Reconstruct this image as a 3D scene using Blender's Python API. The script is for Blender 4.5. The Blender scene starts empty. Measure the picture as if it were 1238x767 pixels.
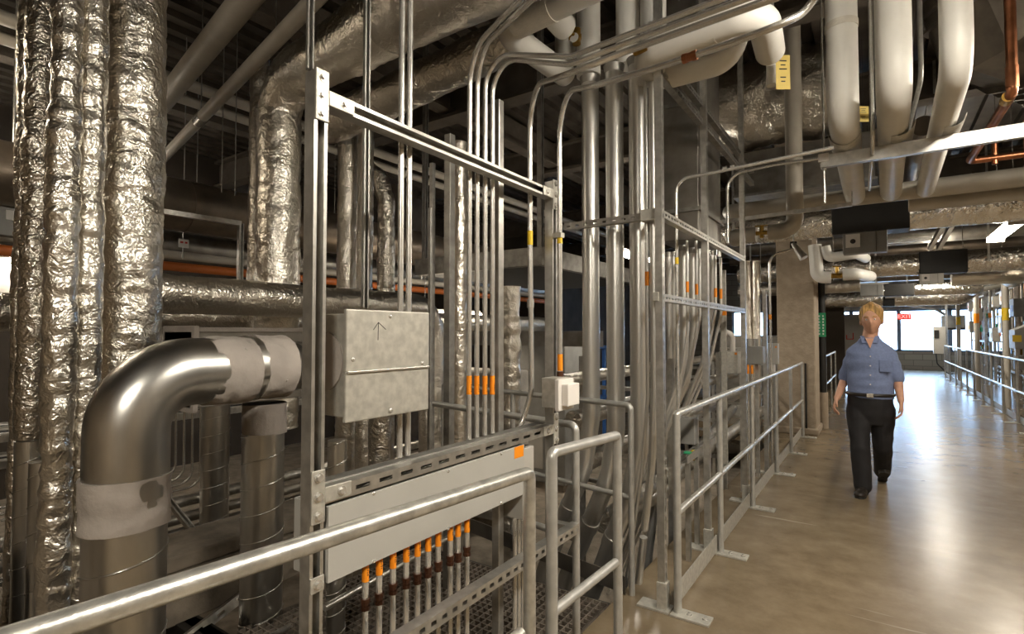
import bpy, bmesh, math, random
from mathutils import Vector, Matrix, noise
random.seed(7)
S = bpy.context.scene
COL = S.collection
# ---------------------------------------------------------------- camera model (1238 x 767 frame)
FPX, CX, CY = 645.0, 619.0, 383.0
TH = math.atan((1060 - CX) / FPX)
PT = math.atan((402 - CY) / FPX)
EYE = Vector((0, 0, 1.5))
FW = Vector((-math.sin(TH) * math.cos(PT), math.cos(TH) * math.cos(PT), math.sin(PT)))
RT = Vector((math.cos(TH), math.sin(TH), 0))
UP = RT.cross(FW)

def P(px, py, X=None, Y=None, Z=None, D=None):
    """World point on the line of sight through a photo pixel, at a known plane or distance."""
    d = FW + RT * ((px - CX) / FPX) + UP * ((CY - py) / FPX)
    if X is not None: t = (X - EYE.x) / d.x
    elif Y is not None: t = (Y - EYE.y) / d.y
    elif Z is not None: t = (Z - EYE.z) / d.z
    else: t = D
    return EYE + d * t

# ---------------------------------------------------------------- materials
def _nodes(name):
    m = bpy.data.materials.new(name); m.use_nodes = True
    nt = m.node_tree; b = nt.nodes['Principled BSDF']
    return m, nt, b

def mat(name, col, rough=.5, metal=0., var=.0, vscale=8., bump=0., bscale=60., rvar=0., spec=.5, col2=None, stretch=None):
    m, nt, b = _nodes(name)
    b.inputs['Base Color'].default_value = (*col, 1)
    b.inputs['Roughness'].default_value = rough
    b.inputs['Metallic'].default_value = metal
    b.inputs['Specular IOR Level'].default_value = spec
    if var or bump or rvar or col2:
        tc = nt.nodes.new('ShaderNodeTexCoord'); src = tc.outputs['Object']
        if stretch:
            mp = nt.nodes.new('ShaderNodeMapping'); mp.inputs['Scale'].default_value = stretch
            nt.links.new(src, mp.inputs['Vector']); src = mp.outputs['Vector']
        n = nt.nodes.new('ShaderNodeTexNoise'); n.inputs['Scale'].default_value = vscale; n.inputs['Detail'].default_value = 5
        nt.links.new(src, n.inputs['Vector'])
        if var or col2:
            r = nt.nodes.new('ShaderNodeValToRGB')
            c2 = col2 or tuple(max(0, c * (1 - var)) for c in col)
            c1 = col if col2 else tuple(min(1, c * (1 + var * .6)) for c in col)
            r.color_ramp.elements[0].position = .36; r.color_ramp.elements[1].position = .66
            r.color_ramp.elements[0].color = (*c2, 1); r.color_ramp.elements[1].color = (*c1, 1)
            nt.links.new(n.outputs['Fac'], r.inputs['Fac']); nt.links.new(r.outputs['Color'], b.inputs['Base Color'])
        if bump:
            n2 = nt.nodes.new('ShaderNodeTexNoise'); n2.inputs['Scale'].default_value = bscale; n2.inputs['Detail'].default_value = 4
            nt.links.new(src, n2.inputs['Vector'])
            bp = nt.nodes.new('ShaderNodeBump'); bp.inputs['Strength'].default_value = bump; bp.inputs['Distance'].default_value = .01
            nt.links.new(n2.outputs['Fac'], bp.inputs['Height']); nt.links.new(bp.outputs['Normal'], b.inputs['Normal'])
    return m

def emit(name, col, s):
    m, nt, b = _nodes(name)
    b.inputs['Base Color'].default_value = (.8, .8, .8, 1)
    b.inputs['Emission Color'].default_value = (*col, 1); b.inputs['Emission Strength'].default_value = s
    return m

def foil_mat(name, col, rough=.24, strength=.55, scales=((14, .012), (36, .006))):
    m, nt, b = _nodes(name)
    b.inputs['Metallic'].default_value = 1.; b.inputs['Roughness'].default_value = rough
    b.inputs['Base Color'].default_value = (*col, 1)
    tc = nt.nodes.new('ShaderNodeTexCoord')
    n = nt.nodes.new('ShaderNodeTexNoise'); n.inputs['Scale'].default_value = 9; n.inputs['Detail'].default_value = 3
    nt.links.new(tc.outputs['Object'], n.inputs['Vector'])
    mx = nt.nodes.new('ShaderNodeMixRGB'); mx.blend_type = 'LINEAR_LIGHT'; mx.inputs['Fac'].default_value = .16
    nt.links.new(tc.outputs['Object'], mx.inputs['Color1']); nt.links.new(n.outputs['Color'], mx.inputs['Color2'])
    hs = []
    for sc, w in scales:
        v = nt.nodes.new('ShaderNodeTexVoronoi'); v.feature = 'F1'; v.inputs['Scale'].default_value = sc
        nt.links.new(mx.outputs['Color'], v.inputs['Vector'])
        bp = nt.nodes.new('ShaderNodeBump'); bp.inputs['Strength'].default_value = strength; bp.inputs['Distance'].default_value = w
        nt.links.new(v.outputs['Distance'], bp.inputs['Height'])
        if hs: nt.links.new(hs[-1].outputs['Normal'], bp.inputs['Normal'])
        hs.append(bp)
    nt.links.new(hs[-1].outputs['Normal'], b.inputs['Normal'])
    return m

M = {}
M['galv'] = mat('galvanised_steel', (.60, .585, .55), .34, .88, .22, 22, .05, 90, .10)
M['conduit'] = mat('conduit_steel', (.74, .725, .69), .27, .74, .05, 9, .0, 60, .03, stretch=(1, 1, .2))
M['bigconduit'] = mat('large_conduit_steel', (.72, .71, .68), .32, .8)
M['strut'] = mat('strut_steel', (.60, .585, .55), .33, .82, .18, 24, .04, 120, .08)
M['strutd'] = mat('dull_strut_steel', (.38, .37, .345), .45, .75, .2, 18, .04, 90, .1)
M['rail'] = mat('rail_pipe_steel', (.66, .65, .61), .33, .78, .22, 26, .10, 120, .10)
M['railr'] = mat('painted_rail_steel', (.58, .575, .55), .38, .6, .12, 20, .05, 90, .08)
M['duct'] = mat('sheet_metal_duct', (.62, .61, .585), .30, 1., .12, 14, .03, 30, .06, stretch=(1, 1, .35))
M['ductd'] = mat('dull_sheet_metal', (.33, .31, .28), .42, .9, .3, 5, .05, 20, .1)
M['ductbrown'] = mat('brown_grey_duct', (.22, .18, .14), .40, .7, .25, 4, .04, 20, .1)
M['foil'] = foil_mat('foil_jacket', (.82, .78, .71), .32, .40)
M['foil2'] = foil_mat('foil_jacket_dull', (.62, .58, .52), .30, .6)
M['foil3'] = foil_mat('foil_jacket_smooth', (.80, .75, .66), .28, .38)
M['foilx'] = foil_mat('foil_jacket_crossing', (.88, .85, .79), .24, .6, ((6, .03), (16, .012)))
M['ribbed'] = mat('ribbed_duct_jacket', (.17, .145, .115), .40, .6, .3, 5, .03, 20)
M['putty'] = mat('grey_sealant', (.47, .42, .38), .75, 0, .10, 9, .7, 18)
M['white'] = mat('white_insulation', (.86, .84, .79), .42, 0, .05, 6, .05, 14)
M['whitetape'] = mat('white_wrap_tape', (.78, .74, .66), .6, 0, .08, 20, .3, 90)
M['greywhite'] = mat('off_white_pipe', (.58, .54, .47), .45, 0, .08, 6, .04, 14)
M['panel'] = mat('grey_enamel', (.47, .46, .43), .42, .1, .05, 5, .03, 120)
M['greypaint'] = mat('grey_paint', (.28, .275, .26), .5, .2, .12, 6)
M['lightgrey'] = mat('light_grey_enamel', (.50, .48, .44), .45, .1, .06, 6)
M['boxgalv'] = mat('spangled_zinc_sheet', (.56, .54, .485), .47, .5, .16, 38, .03, 90, .07)
M['orange'] = mat('orange_label', (.95, .30, .01), .5)
M['yellow'] = mat('yellow_label', (.85, .58, .03), .5)
M['tagyellow'] = mat('pale_yellow_card', (.66, .50, .13), .55)
M['ink'] = mat('dark_ink', (.025, .02, .02), .7)
M['brown'] = mat('brown_coupling', (.13, .055, .03), .35, .6, .3, 60)
M['copper'] = mat('copper_pipe', (.42, .17, .085), .34, 1., .45, 7, .05, 30, .1)
M['brass'] = mat('brass_valve', (.50, .30, .07), .32, 1., .3, 30)
M['black'] = mat('black_jacket', (.012, .011, .010), .55, 0, .2, 10)
M['blackiron'] = mat('black_iron', (.03, .028, .026), .5, .4, .3, 10)
M['grate'] = mat('dark_grating_steel', (.22, .185, .15), .55, .3, .3, 20)
M['concrete'] = mat('rough_concrete', (.27, .225, .175), .9, 0, .3, 7, .5, 28)
M['conclight'] = mat('block_concrete', (.42, .39, .35), .9, 0, .2, 4, .4, 30)
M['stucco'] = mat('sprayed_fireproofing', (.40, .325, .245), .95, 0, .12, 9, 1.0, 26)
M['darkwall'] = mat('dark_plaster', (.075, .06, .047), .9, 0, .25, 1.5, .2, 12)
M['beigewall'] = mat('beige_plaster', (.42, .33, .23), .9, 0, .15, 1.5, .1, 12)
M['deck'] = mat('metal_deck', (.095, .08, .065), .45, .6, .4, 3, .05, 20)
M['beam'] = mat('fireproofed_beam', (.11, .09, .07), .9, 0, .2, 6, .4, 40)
M['plastic'] = mat('white_plastic', (.78, .74, .70), .45)
M['green'] = mat('green_sign', (.02, .30, .13), .5)
M['whitepaint'] = mat('white_paint', (.8, .8, .78), .5)
M['red'] = mat('red_paint', (.60, .05, .035), .5)
M['blue'] = mat('blue_paint_and_daylight', (.05, .17, .5), .5)  # also carries the daylight blue of the rack in the bay
M['orangepipe'] = mat('orange_pipe', (.62, .17, .035), .5)
M['rubber'] = mat('black_rubber', (.02, .02, .02), .7)
M['skin'] = mat('skin', (.66, .36, .245), .55, 0, .08, 30)
M['shirt'] = mat('blue_shirt_cotton', (.20, .255, .44), .85, 0, .10, 60, .15, 160)
M['trousers'] = mat('black_trouser_cloth', (.012, .011, .013), .8, 0, .2, 20, .15, 160)
M['shoe'] = mat('black_leather', (.02, .016, .013), .4)
M['hair'] = mat('blond_hair', (.56, .33, .11), .5, 0, .5, 60, .8, 110, stretch=(1, 1, .12))
M['lamp'] = emit('fluorescent_tube_glow', (1., .91, .76), 26.)
M['lamp_low'] = emit('dimmed_tube_glow', (1., .84, .63), 10.)  # weaker glow, set to hold back the bay and rack lamps
M['lamp_strong'] = emit('boosted_tube_glow', (1., .92, .78), 50.)  # strength raised to brighten the white pipes and the near left side
M['exitred'] = emit('exit_sign_glow', (1., .03, .03), 1.6)
M['frame'] = mat('window_frame_paint', (.20, .26, .36), .5, .3)

def floor_mat():
    m, nt, b = _nodes('polished_concrete')
    tc = nt.nodes.new('ShaderNodeTexCoord')
    def mapped(scale, rot=0.):
        mp = nt.nodes.new('ShaderNodeMapping'); mp.inputs['Scale'].default_value = scale; mp.inputs['Rotation'].default_value = (0, 0, rot)
        nt.links.new(tc.outputs['Object'], mp.inputs['Vector']); return mp.outputs['Vector']
    def noi(sc, det, rough=.5, vec=None):
        n = nt.nodes.new('ShaderNodeTexNoise'); n.inputs['Scale'].default_value = sc; n.inputs['Detail'].default_value = det
        n.inputs['Roughness'].default_value = rough
        nt.links.new(vec or tc.outputs['Object'], n.inputs['Vector']); return n.outputs['Fac']
    def ramp(f, *st):
        r = nt.nodes.new('ShaderNodeValToRGB'); e = r.color_ramp.elements
        while len(e) < len(st): e.new(.5)
        for k, (p, c) in enumerate(st): e[k].position = p; e[k].color = (*c, 1)
        nt.links.new(f, r.inputs['Fac']); return r.outputs['Color']
    def mix(a, c, fac, mode='MIX'):
        x = nt.nodes.new('ShaderNodeMixRGB'); x.blend_type = mode
        if isinstance(fac, float): x.inputs['Fac'].default_value = fac
        else: nt.links.new(fac, x.inputs['Fac'])
        for k, v in (('Color1', a), ('Color2', c)):
            if isinstance(v, tuple): x.inputs[k].default_value = (*v, 1)
            else: nt.links.new(v, x.inputs[k])
        return x.outputs['Color']
    big = noi(.8, 4, .55); fine = noi(4.5, 9, .7); trow = noi(2.6, 5, .6, mapped((1.0, 1.7, 1), .5))
    base = ramp(big, (.30, (.215, .165, .105)), (.52, (.275, .215, .142)), (.72, (.335, .268, .182)))
    base = mix(base, ramp(fine, (.32, (.60, .57, .53)), (.68, (1.0, 1.0, 1.0))), .85, 'MULTIPLY')
    base = mix(base, ramp(trow, (.35, (.74, .72, .68)), (.65, (1.0, 1.0, 1.0))), .65, 'MULTIPLY')
    # worn pale scratches
    sc = ramp(noi(2.2, 2, .4, mapped((.5, 7, 1), 2.5)), (.735, (0., 0., 0.)), (.775, (1., 1., 1.)))
    base = mix(base, (.46, .40, .31), mix((0., 0., 0.), sc, .6))
    nt.links.new(base, b.inputs['Base Color'])
    b.inputs['Roughness'].default_value = .27
    bp = nt.nodes.new('ShaderNodeBump'); bp.inputs['Strength'].default_value = .10; bp.inputs['Distance'].default_value = .01
    nt.links.new(noi(6, 4), bp.inputs['Height']); nt.links.new(bp.outputs['Normal'], b.inputs['Normal'])
    return m
M['floor'] = floor_mat()

def block_mat():
    m, nt, b = _nodes('concrete_block_wall')
    tc = nt.nodes.new('ShaderNodeTexCoord')
    mp = nt.nodes.new('ShaderNodeMapping'); mp.inputs['Rotation'].default_value = (math.pi / 2, 0, 0)
    nt.links.new(tc.outputs['Object'], mp.inputs['Vector'])
    br = nt.nodes.new('ShaderNodeTexBrick'); br.inputs['Scale'].default_value = 1.
    br.inputs['Brick Width'].default_value = .6; br.inputs['Row Height'].default_value = .24; br.inputs['Mortar Size'].default_value = .012
    br.inputs['Color1'].default_value = (.42, .38, .33, 1); br.inputs['Color2'].default_value = (.30, .275, .24, 1); br.inputs['Mortar'].default_value = (.22, .2, .18, 1)
    nt.links.new(mp.outputs['Vector'], br.inputs['Vector']); nt.links.new(br.outputs['Color'], b.inputs['Base Color'])
    b.inputs['Roughness'].default_value = .9
    return m
M['block'] = block_mat()

# ---------------------------------------------------------------- mesh builder
def fillet(pts, rad, n=8):
    """Round the corners of a polyline."""
    pts = [Vector(p) for p in pts]
    if not rad: return pts
    out = [pts[0]]
    for i in range(1, len(pts) - 1):
        a, b, c = pts[i - 1], pts[i], pts[i + 1]
        u = (a - b); v = (c - b); la, lc = u.length, v.length
        if la < 1e-6 or lc < 1e-6: continue
        u /= la; v /= lc
        ang = u.angle(v)
        if ang > math.pi - .02: out.append(b); continue
        t = min(rad / math.tan(ang / 2), la * .49, lc * .49)
        r = t * math.tan(ang / 2)
        bis = (u + v).normalized(); ctr = b + bis * (r / math.sin(ang / 2))
        s = b + u * t - ctr; e = b + v * t - ctr
        tot = s.angle(e)
        for k in range(n + 1):
            f = k / n
            out.append(ctr + (s * math.sin((1 - f) * tot) + e * math.sin(f * tot)) / math.sin(tot))
    out.append(pts[-1])
    return out

def resample(pts, step):
    out = [pts[0]]
    for a, b in zip(pts, pts[1:]):
        n = max(1, int(round((b - a).length / step)))
        for k in range(1, n + 1): out.append(a.lerp(b, k / n))
    return out

def frames(pts):
    T = []
    for i in range(len(pts)):
        t = (pts[min(i + 1, len(pts) - 1)] - pts[max(i - 1, 0)])
        T.append(t.normalized())
    ref = Vector((0, 0, 1)) if abs(T[0].z) < .9 else Vector((0, 1, 0))
    n = (ref - T[0] * ref.dot(T[0])).normalized(); N = [n]
    for i in range(1, len(pts)):
        n = N[-1] - T[i] * N[-1].dot(T[i]); N.append(n.normalized())
    return T, N

class MB:
    def __init__(s): s.v = []; s.f = []; s.sm = []; s.mi = []
    def add(s, vs, fs, smooth=False, mi=0):
        o = len(s.v); s.v.extend(Vector(x) for x in vs)
        for f in fs: s.f.append([o + i for i in f]); s.sm.append(smooth); s.mi.append(mi)
        return s
    def box(s, lo, hi, mi=0):
        x0, y0, z0 = (min(a, b) for a, b in zip(lo, hi)); x1, y1, z1 = (max(a, b) for a, b in zip(lo, hi))
        return s.add([(x0,y0,z0),(x1,y0,z0),(x1,y1,z0),(x0,y1,z0),(x0,y0,z1),(x1,y0,z1),(x1,y1,z1),(x0,y1,z1)],
                     [(0,3,2,1),(4,5,6,7),(0,1,5,4),(1,2,6,5),(2,3,7,6),(3,0,4,7)], False, mi)
    def obox(s, p0, p1, w, h, up=(0, 0, 1), mi=0):
        """box along p0-p1, w across, h along up, centred on the line"""
        p0, p1, up = Vector(p0), Vector(p1), Vector(up)
        t = (p1 - p0).normalized(); sd = t.cross(up)
        if sd.length < 1e-4: sd = t.cross(Vector((0, 1, 0)))
        sd.normalize(); u = sd.cross(t).normalized()
        vs = [p + sd * a * w / 2 + u * b * h / 2 for p in (p0, p1) for a, b in ((-1,-1),(1,-1),(1,1),(-1,1))]
        return s.add(vs, [(0,3,2,1),(4,5,6,7),(0,1,5,4),(1,2,6,5),(2,3,7,6),(3,0,4,7)], False, mi)
    def tube(s, pts, r, seg=14, bend=0, cap=True, mi=0, rf=None, n=8, smooth=True, pre=False):
        pts = [Vector(p) for p in pts] if pre else fillet(pts, bend, n)
        T, N = frames(pts); vs = []; fs = []
        for i, p in enumerate(pts):
            B = T[i].cross(N[i]); rr = rf(i / (len(pts) - 1)) if rf else r
            for k in range(seg):
                a = 2 * math.pi * k / seg
                vs.append(p + (N[i] * math.cos(a) + B * math.sin(a)) * rr)
        for i in range(len(pts) - 1):
            for k in range(seg):
                k2 = (k + 1) % seg
                fs.append((i*seg+k, i*seg+k2, (i+1)*seg+k2, (i+1)*seg+k))
        s.add(vs, fs, smooth, mi)
        if cap:
            s.add(vs[:seg], [tuple(range(seg))[::-1]], False, mi); s.add(vs[-seg:], [tuple(range(seg))], False, mi)
        return s
    def foil(s, pts, r, bend=0, seg=36, step=.03, amp=.006, seed=0, cap=True, mi=0, folds=.6, rf=None):
        pts = resample(fillet(pts, bend, 10), step)
        T, N = frames(pts); vs = []; fs = []; L = 0
        off = Vector((seed * 7.3, seed * 3.1, seed * 1.7))
        for i, p in enumerate(pts):
            if i: L += (p - pts[i-1]).length
            B = T[i].cross(N[i]); rr = rf(i / (len(pts) - 1)) if rf else r
            for k in range(seg):
                a = 2 * math.pi * k / seg; c, sn = math.cos(a), math.sin(a)
                q = Vector((c * r, sn * r, L * .8 + .25 * c * r)) + off
                d = noise.noise(q * 5) * 1.0 + (.45 - abs(noise.noise(q * 13))) * 1.1 + (.3 - abs(noise.noise(q * 31 + off))) * .7
                d += folds * (.3 - abs(noise.noise(Vector((q.x * 3, q.y * 3, L * 14)) + off)))
                vs.append(p + (N[i] * c + B * sn) * (rr + amp * d))
        for i in range(len(pts) - 1):
            for k in range(seg):
                k2 = (k + 1) % seg
                fs.append((i*seg+k, i*seg+k2, (i+1)*seg+k2, (i+1)*seg+k))
        s.add(vs, fs, True, mi)
        if cap:
            s.add(vs[:seg], [tuple(range(seg))[::-1]], False, mi); s.add(vs[-seg:], [tuple(range(seg))], False, mi)
        return s
    def ring(s, c, ax, r0, r1, w, seg=20, mi=0):
        """collar: short cylinder of radius r1 centred at c along ax"""
        ax = Vector(ax).normalized(); c = Vector(c)
        return s.tube([c - ax * w / 2, c + ax * w / 2], r1, seg, mi=mi)
    def helix(s, p0, p1, R, r=.004, pitch=.12, seg=5, mi=0, n=20):
        p0, p1 = Vector(p0), Vector(p1); ax = (p1 - p0); L = ax.length; ax.normalize()
        T, N = frames([p0, p1]); B = T[0].cross(N[0]); m = max(2, int(L / pitch * n)); pts = []
        for i in range(m + 1):
            a = 2 * math.pi * i / n
            pts.append(p0 + ax * (L * i / m) + (N[0] * math.cos(a) + B * math.sin(a)) * R)
        return s.tube(pts, r, seg, mi=mi, pre=True)
    def sphere(s, c, r, su=14, sv=8, sc=(1, 1, 1), mi=0, rot=None):
        c = Vector(c); vs = []; fs = []
        for j in range(sv + 1):
            t = math.pi * j / sv
            for i in range(su):
                a = 2 * math.pi * i / su
                q = Vector((math.sin(t)*math.cos(a)*r*sc[0], math.sin(t)*math.sin(a)*r*sc[1], math.cos(t)*r*sc[2]))
                if rot: q = rot @ q
                vs.append(c + q)
        for j in range(sv):
            for i in range(su):
                i2 = (i + 1) % su
                fs.append((j*su+i, (j+1)*su+i, (j+1)*su+i2, j*su+i2))
        return s.add(vs, fs, True, mi)
    def prism(s, poly, off, mi=0):
        """polygon (list of 3-D points) extruded by off"""
        poly = [Vector(p) for p in poly]; off = Vector(off); n = len(poly)
        vs = poly + [p + off for p in poly]
        fs = [tuple(range(n))[::-1], tuple(range(n, 2*n))] + [(i, (i+1) % n, n + (i+1) % n, n + i) for i in range(n)]
        return s.add(vs, fs, False, mi)
    def strut(s, p0, p1, opn, size=.041, slot=False, th=.003, depth=None, mi=0, pitch=.05, sl=.028, sw=.014):
        """C channel with in-turned lips; opn = the way the open side faces; slot = punched slots in the web"""
        p0, p1, o = Vector(p0), Vector(p1), Vector(opn)
        t = (p1 - p0).normalized(); o = (o - t * o.dot(t)).normalized(); sd = t.cross(o).normalized()
        h = size / 2; D = (depth or size) / 2; lip = size * .24; ret = size * .18
        prof = [(-h, -D), (-h, D), (-h+lip, D), (-h+lip, D-ret), (-h+lip-th, D-ret), (-h+lip-th, D-th), (-h+th, D-th), (-h+th, -D+th),
                (h-th, -D+th), (h-th, D-th), (h-lip+th, D-th), (h-lip+th, D-ret), (h-lip, D-ret), (h-lip, D), (h, D), (h, -D)]
        n = len(prof)
        vs = [p + sd * a + o * b for p in (p0, p1) for a, b in prof]
        fs = []
        for i in range(n):
            j = (i + 1) % n
            if slot and (i in (7, 15)): continue
            fs.append((i, j, n + j, n + i))
        if not slot: fs += [tuple(range(n))[::-1], tuple(range(n, 2*n))]
        s.add(vs, fs, False, mi)
        if slot:
            L = (p1 - p0).length; k = max(1, int(L / pitch)); pt = L / k
            for i in range(k):
                a0 = i * pt; b0 = a0 + (pt - sl) / 2; b1 = b0 + sl; a1 = a0 + pt
                for b in (-D, -D + th):
                    q = lambda l, w: p0 + t * l + sd * w + o * b
                    hw = sw / 2
                    vs = [q(a0,-h),q(a1,-h),q(a1,h),q(a0,h), q(b0,-hw),q(b1,-hw),q(b1,hw),q(b0,hw)]
                    s.add(vs, [(0,1,5,4),(1,2,6,5),(2,3,7,6),(3,0,4,7)], False, mi)
        return s
    def bolt(s, c, ax, r=.009, h=.007, mi=0):
        c, ax = Vector(c), Vector(ax).normalized()
        s.tube([c, c + ax * .002], r * 1.5, 16, mi=mi, smooth=False)
        s.tube([c + ax * .002, c + ax * (.002 + h)], r, 6, mi=mi, smooth=False)
        return s
    def build(s, name, m, parent=None, bevel=0):
        me = bpy.data.meshes.new(name)
        if parent is not None: o0 = WLOC[parent.name]
        else:
            xs = [v.x for v in s.v]; ys = [v.y for v in s.v]; zs = [v.z for v in s.v]
            o0 = Vector(((min(xs)+max(xs))/2, (min(ys)+max(ys))/2, min(zs)))
        me.from_pydata([v - o0 for v in s.v], [], s.f)
        ms = m if isinstance(m, (list, tuple)) else [m]
        for x in ms: me.materials.append(M[x] if isinstance(x, str) else x)
        me.polygons.foreach_set('use_smooth', s.sm); me.polygons.foreach_set('material_index', s.mi)
        me.update()
        ob = bpy.data.objects.new(name, me); COL.objects.link(ob)
        WLOC[ob.name] = o0
        if parent is not None: ob.parent = parent
        else: ob.location = o0
        if bevel:
            bv = ob.modifiers.new('bevel', 'BEVEL'); bv.width = bevel; bv.segments = 2; bv.limit_method = 'ANGLE'
        return ob
WLOC = {}

def tag(o, label, cat, group=None, kind=None):
    o['label'] = label; o['category'] = cat
    if group: o['group'] = group
    if kind: o['kind'] = kind
    return o
def thing(name, label, cat, loc, group=None):
    o = bpy.data.objects.new(name, None); COL.objects.link(o); o.location = loc
    o.empty_display_size = .1
    WLOC[o.name] = Vector(loc)
    return tag(o, label, cat, group)
def struct(name, mb, m, parent=None, bevel=0):
    o = mb.build(name, m, parent, bevel)
    if parent is None: o['kind'] = 'structure'
    return o
def one(name, mb, m, label, cat, group=None, bevel=0, kind=None):
    return tag(mb.build(name, m, None, bevel), label, cat, group, kind)
V = Vector
def ext(pts, d):
    """carry a run on straight for d metres past its last point"""
    return list(pts) + [pts[-1] + (pts[-1] - pts[-2]).normalized()*d]
def hung(name, mb, m, label, cat, group, rods, part='tube'):
    """a pipe or duct with the thin rods it hangs by; rods = points on its top"""
    xs = [v.x for v in mb.v]; ys = [v.y for v in mb.v]; zs = [v.z for v in mb.v]
    t = thing(name, label, cat, ((min(xs)+max(xs))/2, (min(ys)+max(ys))/2, min(zs)), group)
    mb.build(part, m, t)
    for q in rods: MB().tube([V(q), V((q[0], q[1], ZTOP))], .006, 6).build('hanger_rod', 'conduit', t)
    return t
ZTOP = 4.637
EX, EY, EZ = V((1,0,0)), V((0,1,0)), V((0,0,1))
# ================================================================= SETTING
cam = bpy.data.cameras.new('camera'); camo = bpy.data.objects.new('camera', cam); COL.objects.link(camo)
cam.sensor_width = 36; cam.lens = FPX / 1238 * 36; cam.clip_start = .02; cam.clip_end = 200
camo.matrix_world = Matrix((( RT.x, UP.x, -FW.x, EYE.x), (RT.y, UP.y, -FW.y, EYE.y), (RT.z, UP.z, -FW.z, EYE.z), (0, 0, 0, 1)))
S.camera = camo
S.view_settings.view_transform = 'Standard'; S.view_settings.look = 'None'
S.view_settings.gamma = 1; S.view_settings.exposure = 1.78; S.view_settings.use_curve_mapping = False
S.cycles.max_bounces = 8; S.cycles.diffuse_bounces = 4; S.cycles.glossy_bounces = 5; S.cycles.transparent_max_bounces = 12
S.cycles.sample_clamp_indirect = 6; S.cycles.caustics_reflective = False; S.cycles.caustics_refractive = False
S.cycles.use_denoising = True
w = bpy.data.worlds.new('daylight'); S.world = w; w.use_nodes = True
w.node_tree.nodes['Background'].inputs['Color'].default_value = (.42, .66, 1.0, 1)
w.node_tree.nodes['Background'].inputs['Strength'].default_value = 4.5

ZC = 4.7; YF = 27.0; YB = -4.5; XL = -10.0; XR = 5.2; ZP = -.8
EDGE = -1.24
b = MB()
b.box((EDGE, YB, -.25), (XR, YF, 0)); b.box((-3.4, 9.3, -.25), (EDGE, YF, 0))
struct('floor', b, 'floor')
struct('floor_pit', MB().box((XL, YB, ZP - .1), (XR, YF, ZP)), 'concrete')
# ceiling: ribbed metal deck
b = MB(); n = 60; pitch = (XR - XL) / n
prof = []
for i in range(n):
    x = XL + i * pitch
    prof += [(x, ZC), (x + pitch*.42, ZC), (x + pitch*.5, ZC - .06), (x + pitch*.92, ZC - .06)]
prof.append((XR, ZC))
vs = [(x, y, z) for y in (YB, YF) for x, z in prof]; k = len(prof)
b.add(vs, [(i, i+1, k+i+1, k+i) for i in range(k-1)])
b.box((XL, YB, ZC + .02), (XR, YF, ZC + .2))
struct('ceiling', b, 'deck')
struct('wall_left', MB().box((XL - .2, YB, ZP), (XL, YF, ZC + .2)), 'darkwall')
struct('wall_right', MB().box((XR, YB, ZP), (XR + .2, YF, ZC + .2)), 'beigewall')
struct('wall_back', MB().box((XL, YB - .2, ZP), (XR, YB, ZC + .2)), 'beigewall')
# far wall with two window openings
W1 = (-2.3, 4.4, .74, 2.45); W2 = (-5.7, -4.3, .9, 2.5)
b = MB()
b.box((XL, YF, ZP), (XR, YF + .25, .74)); b.box((XL, YF, 2.5), (XR, YF + .25, ZC + .2))
b.box((XL, YF, .74), (W2[0], YF + .25, 2.5)); b.box((W2[1], YF, .74), (W1[0], YF + .25, 2.5)); b.box((W1[1], YF, .74), (XR, YF + .25, 2.5))
b.box((W2[0], YF, .74), (W2[1], YF + .25, .9)); b.box((W1[0], YF, 2.45), (W1[1], YF + .25, 2.5))
struct('wall_far', b, 'block')
gm, nt, bs = _nodes('window_glass')
tr = nt.nodes.new('ShaderNodeBsdfTransparent'); gl = nt.nodes.new('ShaderNodeBsdfGlossy'); gl.inputs['Roughness'].default_value = .05
ms = nt.nodes.new('ShaderNodeMixShader'); ms.inputs['Fac'].default_value = .06
nt.links.new(tr.outputs[0], ms.inputs[1]); nt.links.new(gl.outputs[0], ms.inputs[2]); nt.links.new(ms.outputs[0], nt.nodes['Material Output'].inputs['Surface'])
M['glass'] = gm
for nm, (x0, x1, z0, z1), muls in (('window_1', W1, (-.9, P(1087, 400, Y=YF).x, P(1149, 400, Y=YF).x)), ('window_2', W2, (-5.0,))):
    b = MB(); y0, y1 = YF + .06, YF + .16
    for lo, hi in (((x0, y0, z0), (x1, y1, z0 + .07)), ((x0, y0, z1 - .07), (x1, y1, z1)), ((x0, y0, z0), (x0 + .07, y1, z1)), ((x1 - .07, y0, z0), (x1, y1, z1))): b.box(lo, hi)
    for x in muls: b.box((x - .07, y0, z0), (x + .07, y1, z1))
    fr = struct(nm, b, 'frame')
    WLOC[fr.name] = fr.location.copy()
    struct('window_pane', MB().box((x0 + .03, YF + .10, z0 + .03), (x1 - .03, YF + .106, z1 - .03)), 'glass', fr)
# fireproofed steel beams carrying the deck
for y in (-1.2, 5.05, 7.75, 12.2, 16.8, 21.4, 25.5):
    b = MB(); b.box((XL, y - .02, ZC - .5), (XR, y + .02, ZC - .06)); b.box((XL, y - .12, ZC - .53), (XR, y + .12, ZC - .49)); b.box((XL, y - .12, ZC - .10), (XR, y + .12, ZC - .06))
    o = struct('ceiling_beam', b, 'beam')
for x in (-7.2, -4.4):
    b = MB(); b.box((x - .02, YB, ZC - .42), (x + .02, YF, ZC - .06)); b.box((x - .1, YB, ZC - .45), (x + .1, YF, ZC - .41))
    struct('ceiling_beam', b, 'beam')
# fireproofed concrete column at the end of the guard rail
b = MB()
y0 = P(960, 525, Z=0).y - .1
CXL, CXR = P(940, 450, Y=8.95).x, P(986, 450, Y=8.95).x
b.box((CXL, 8.95, 0), (CXR, 9.6, ZC - .06)); b.box((CXL - .03, 8.92, 0), (CXR + .03, 9.63, .1))
struct('column_concrete', b, 'stucco', bevel=.02)
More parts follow.
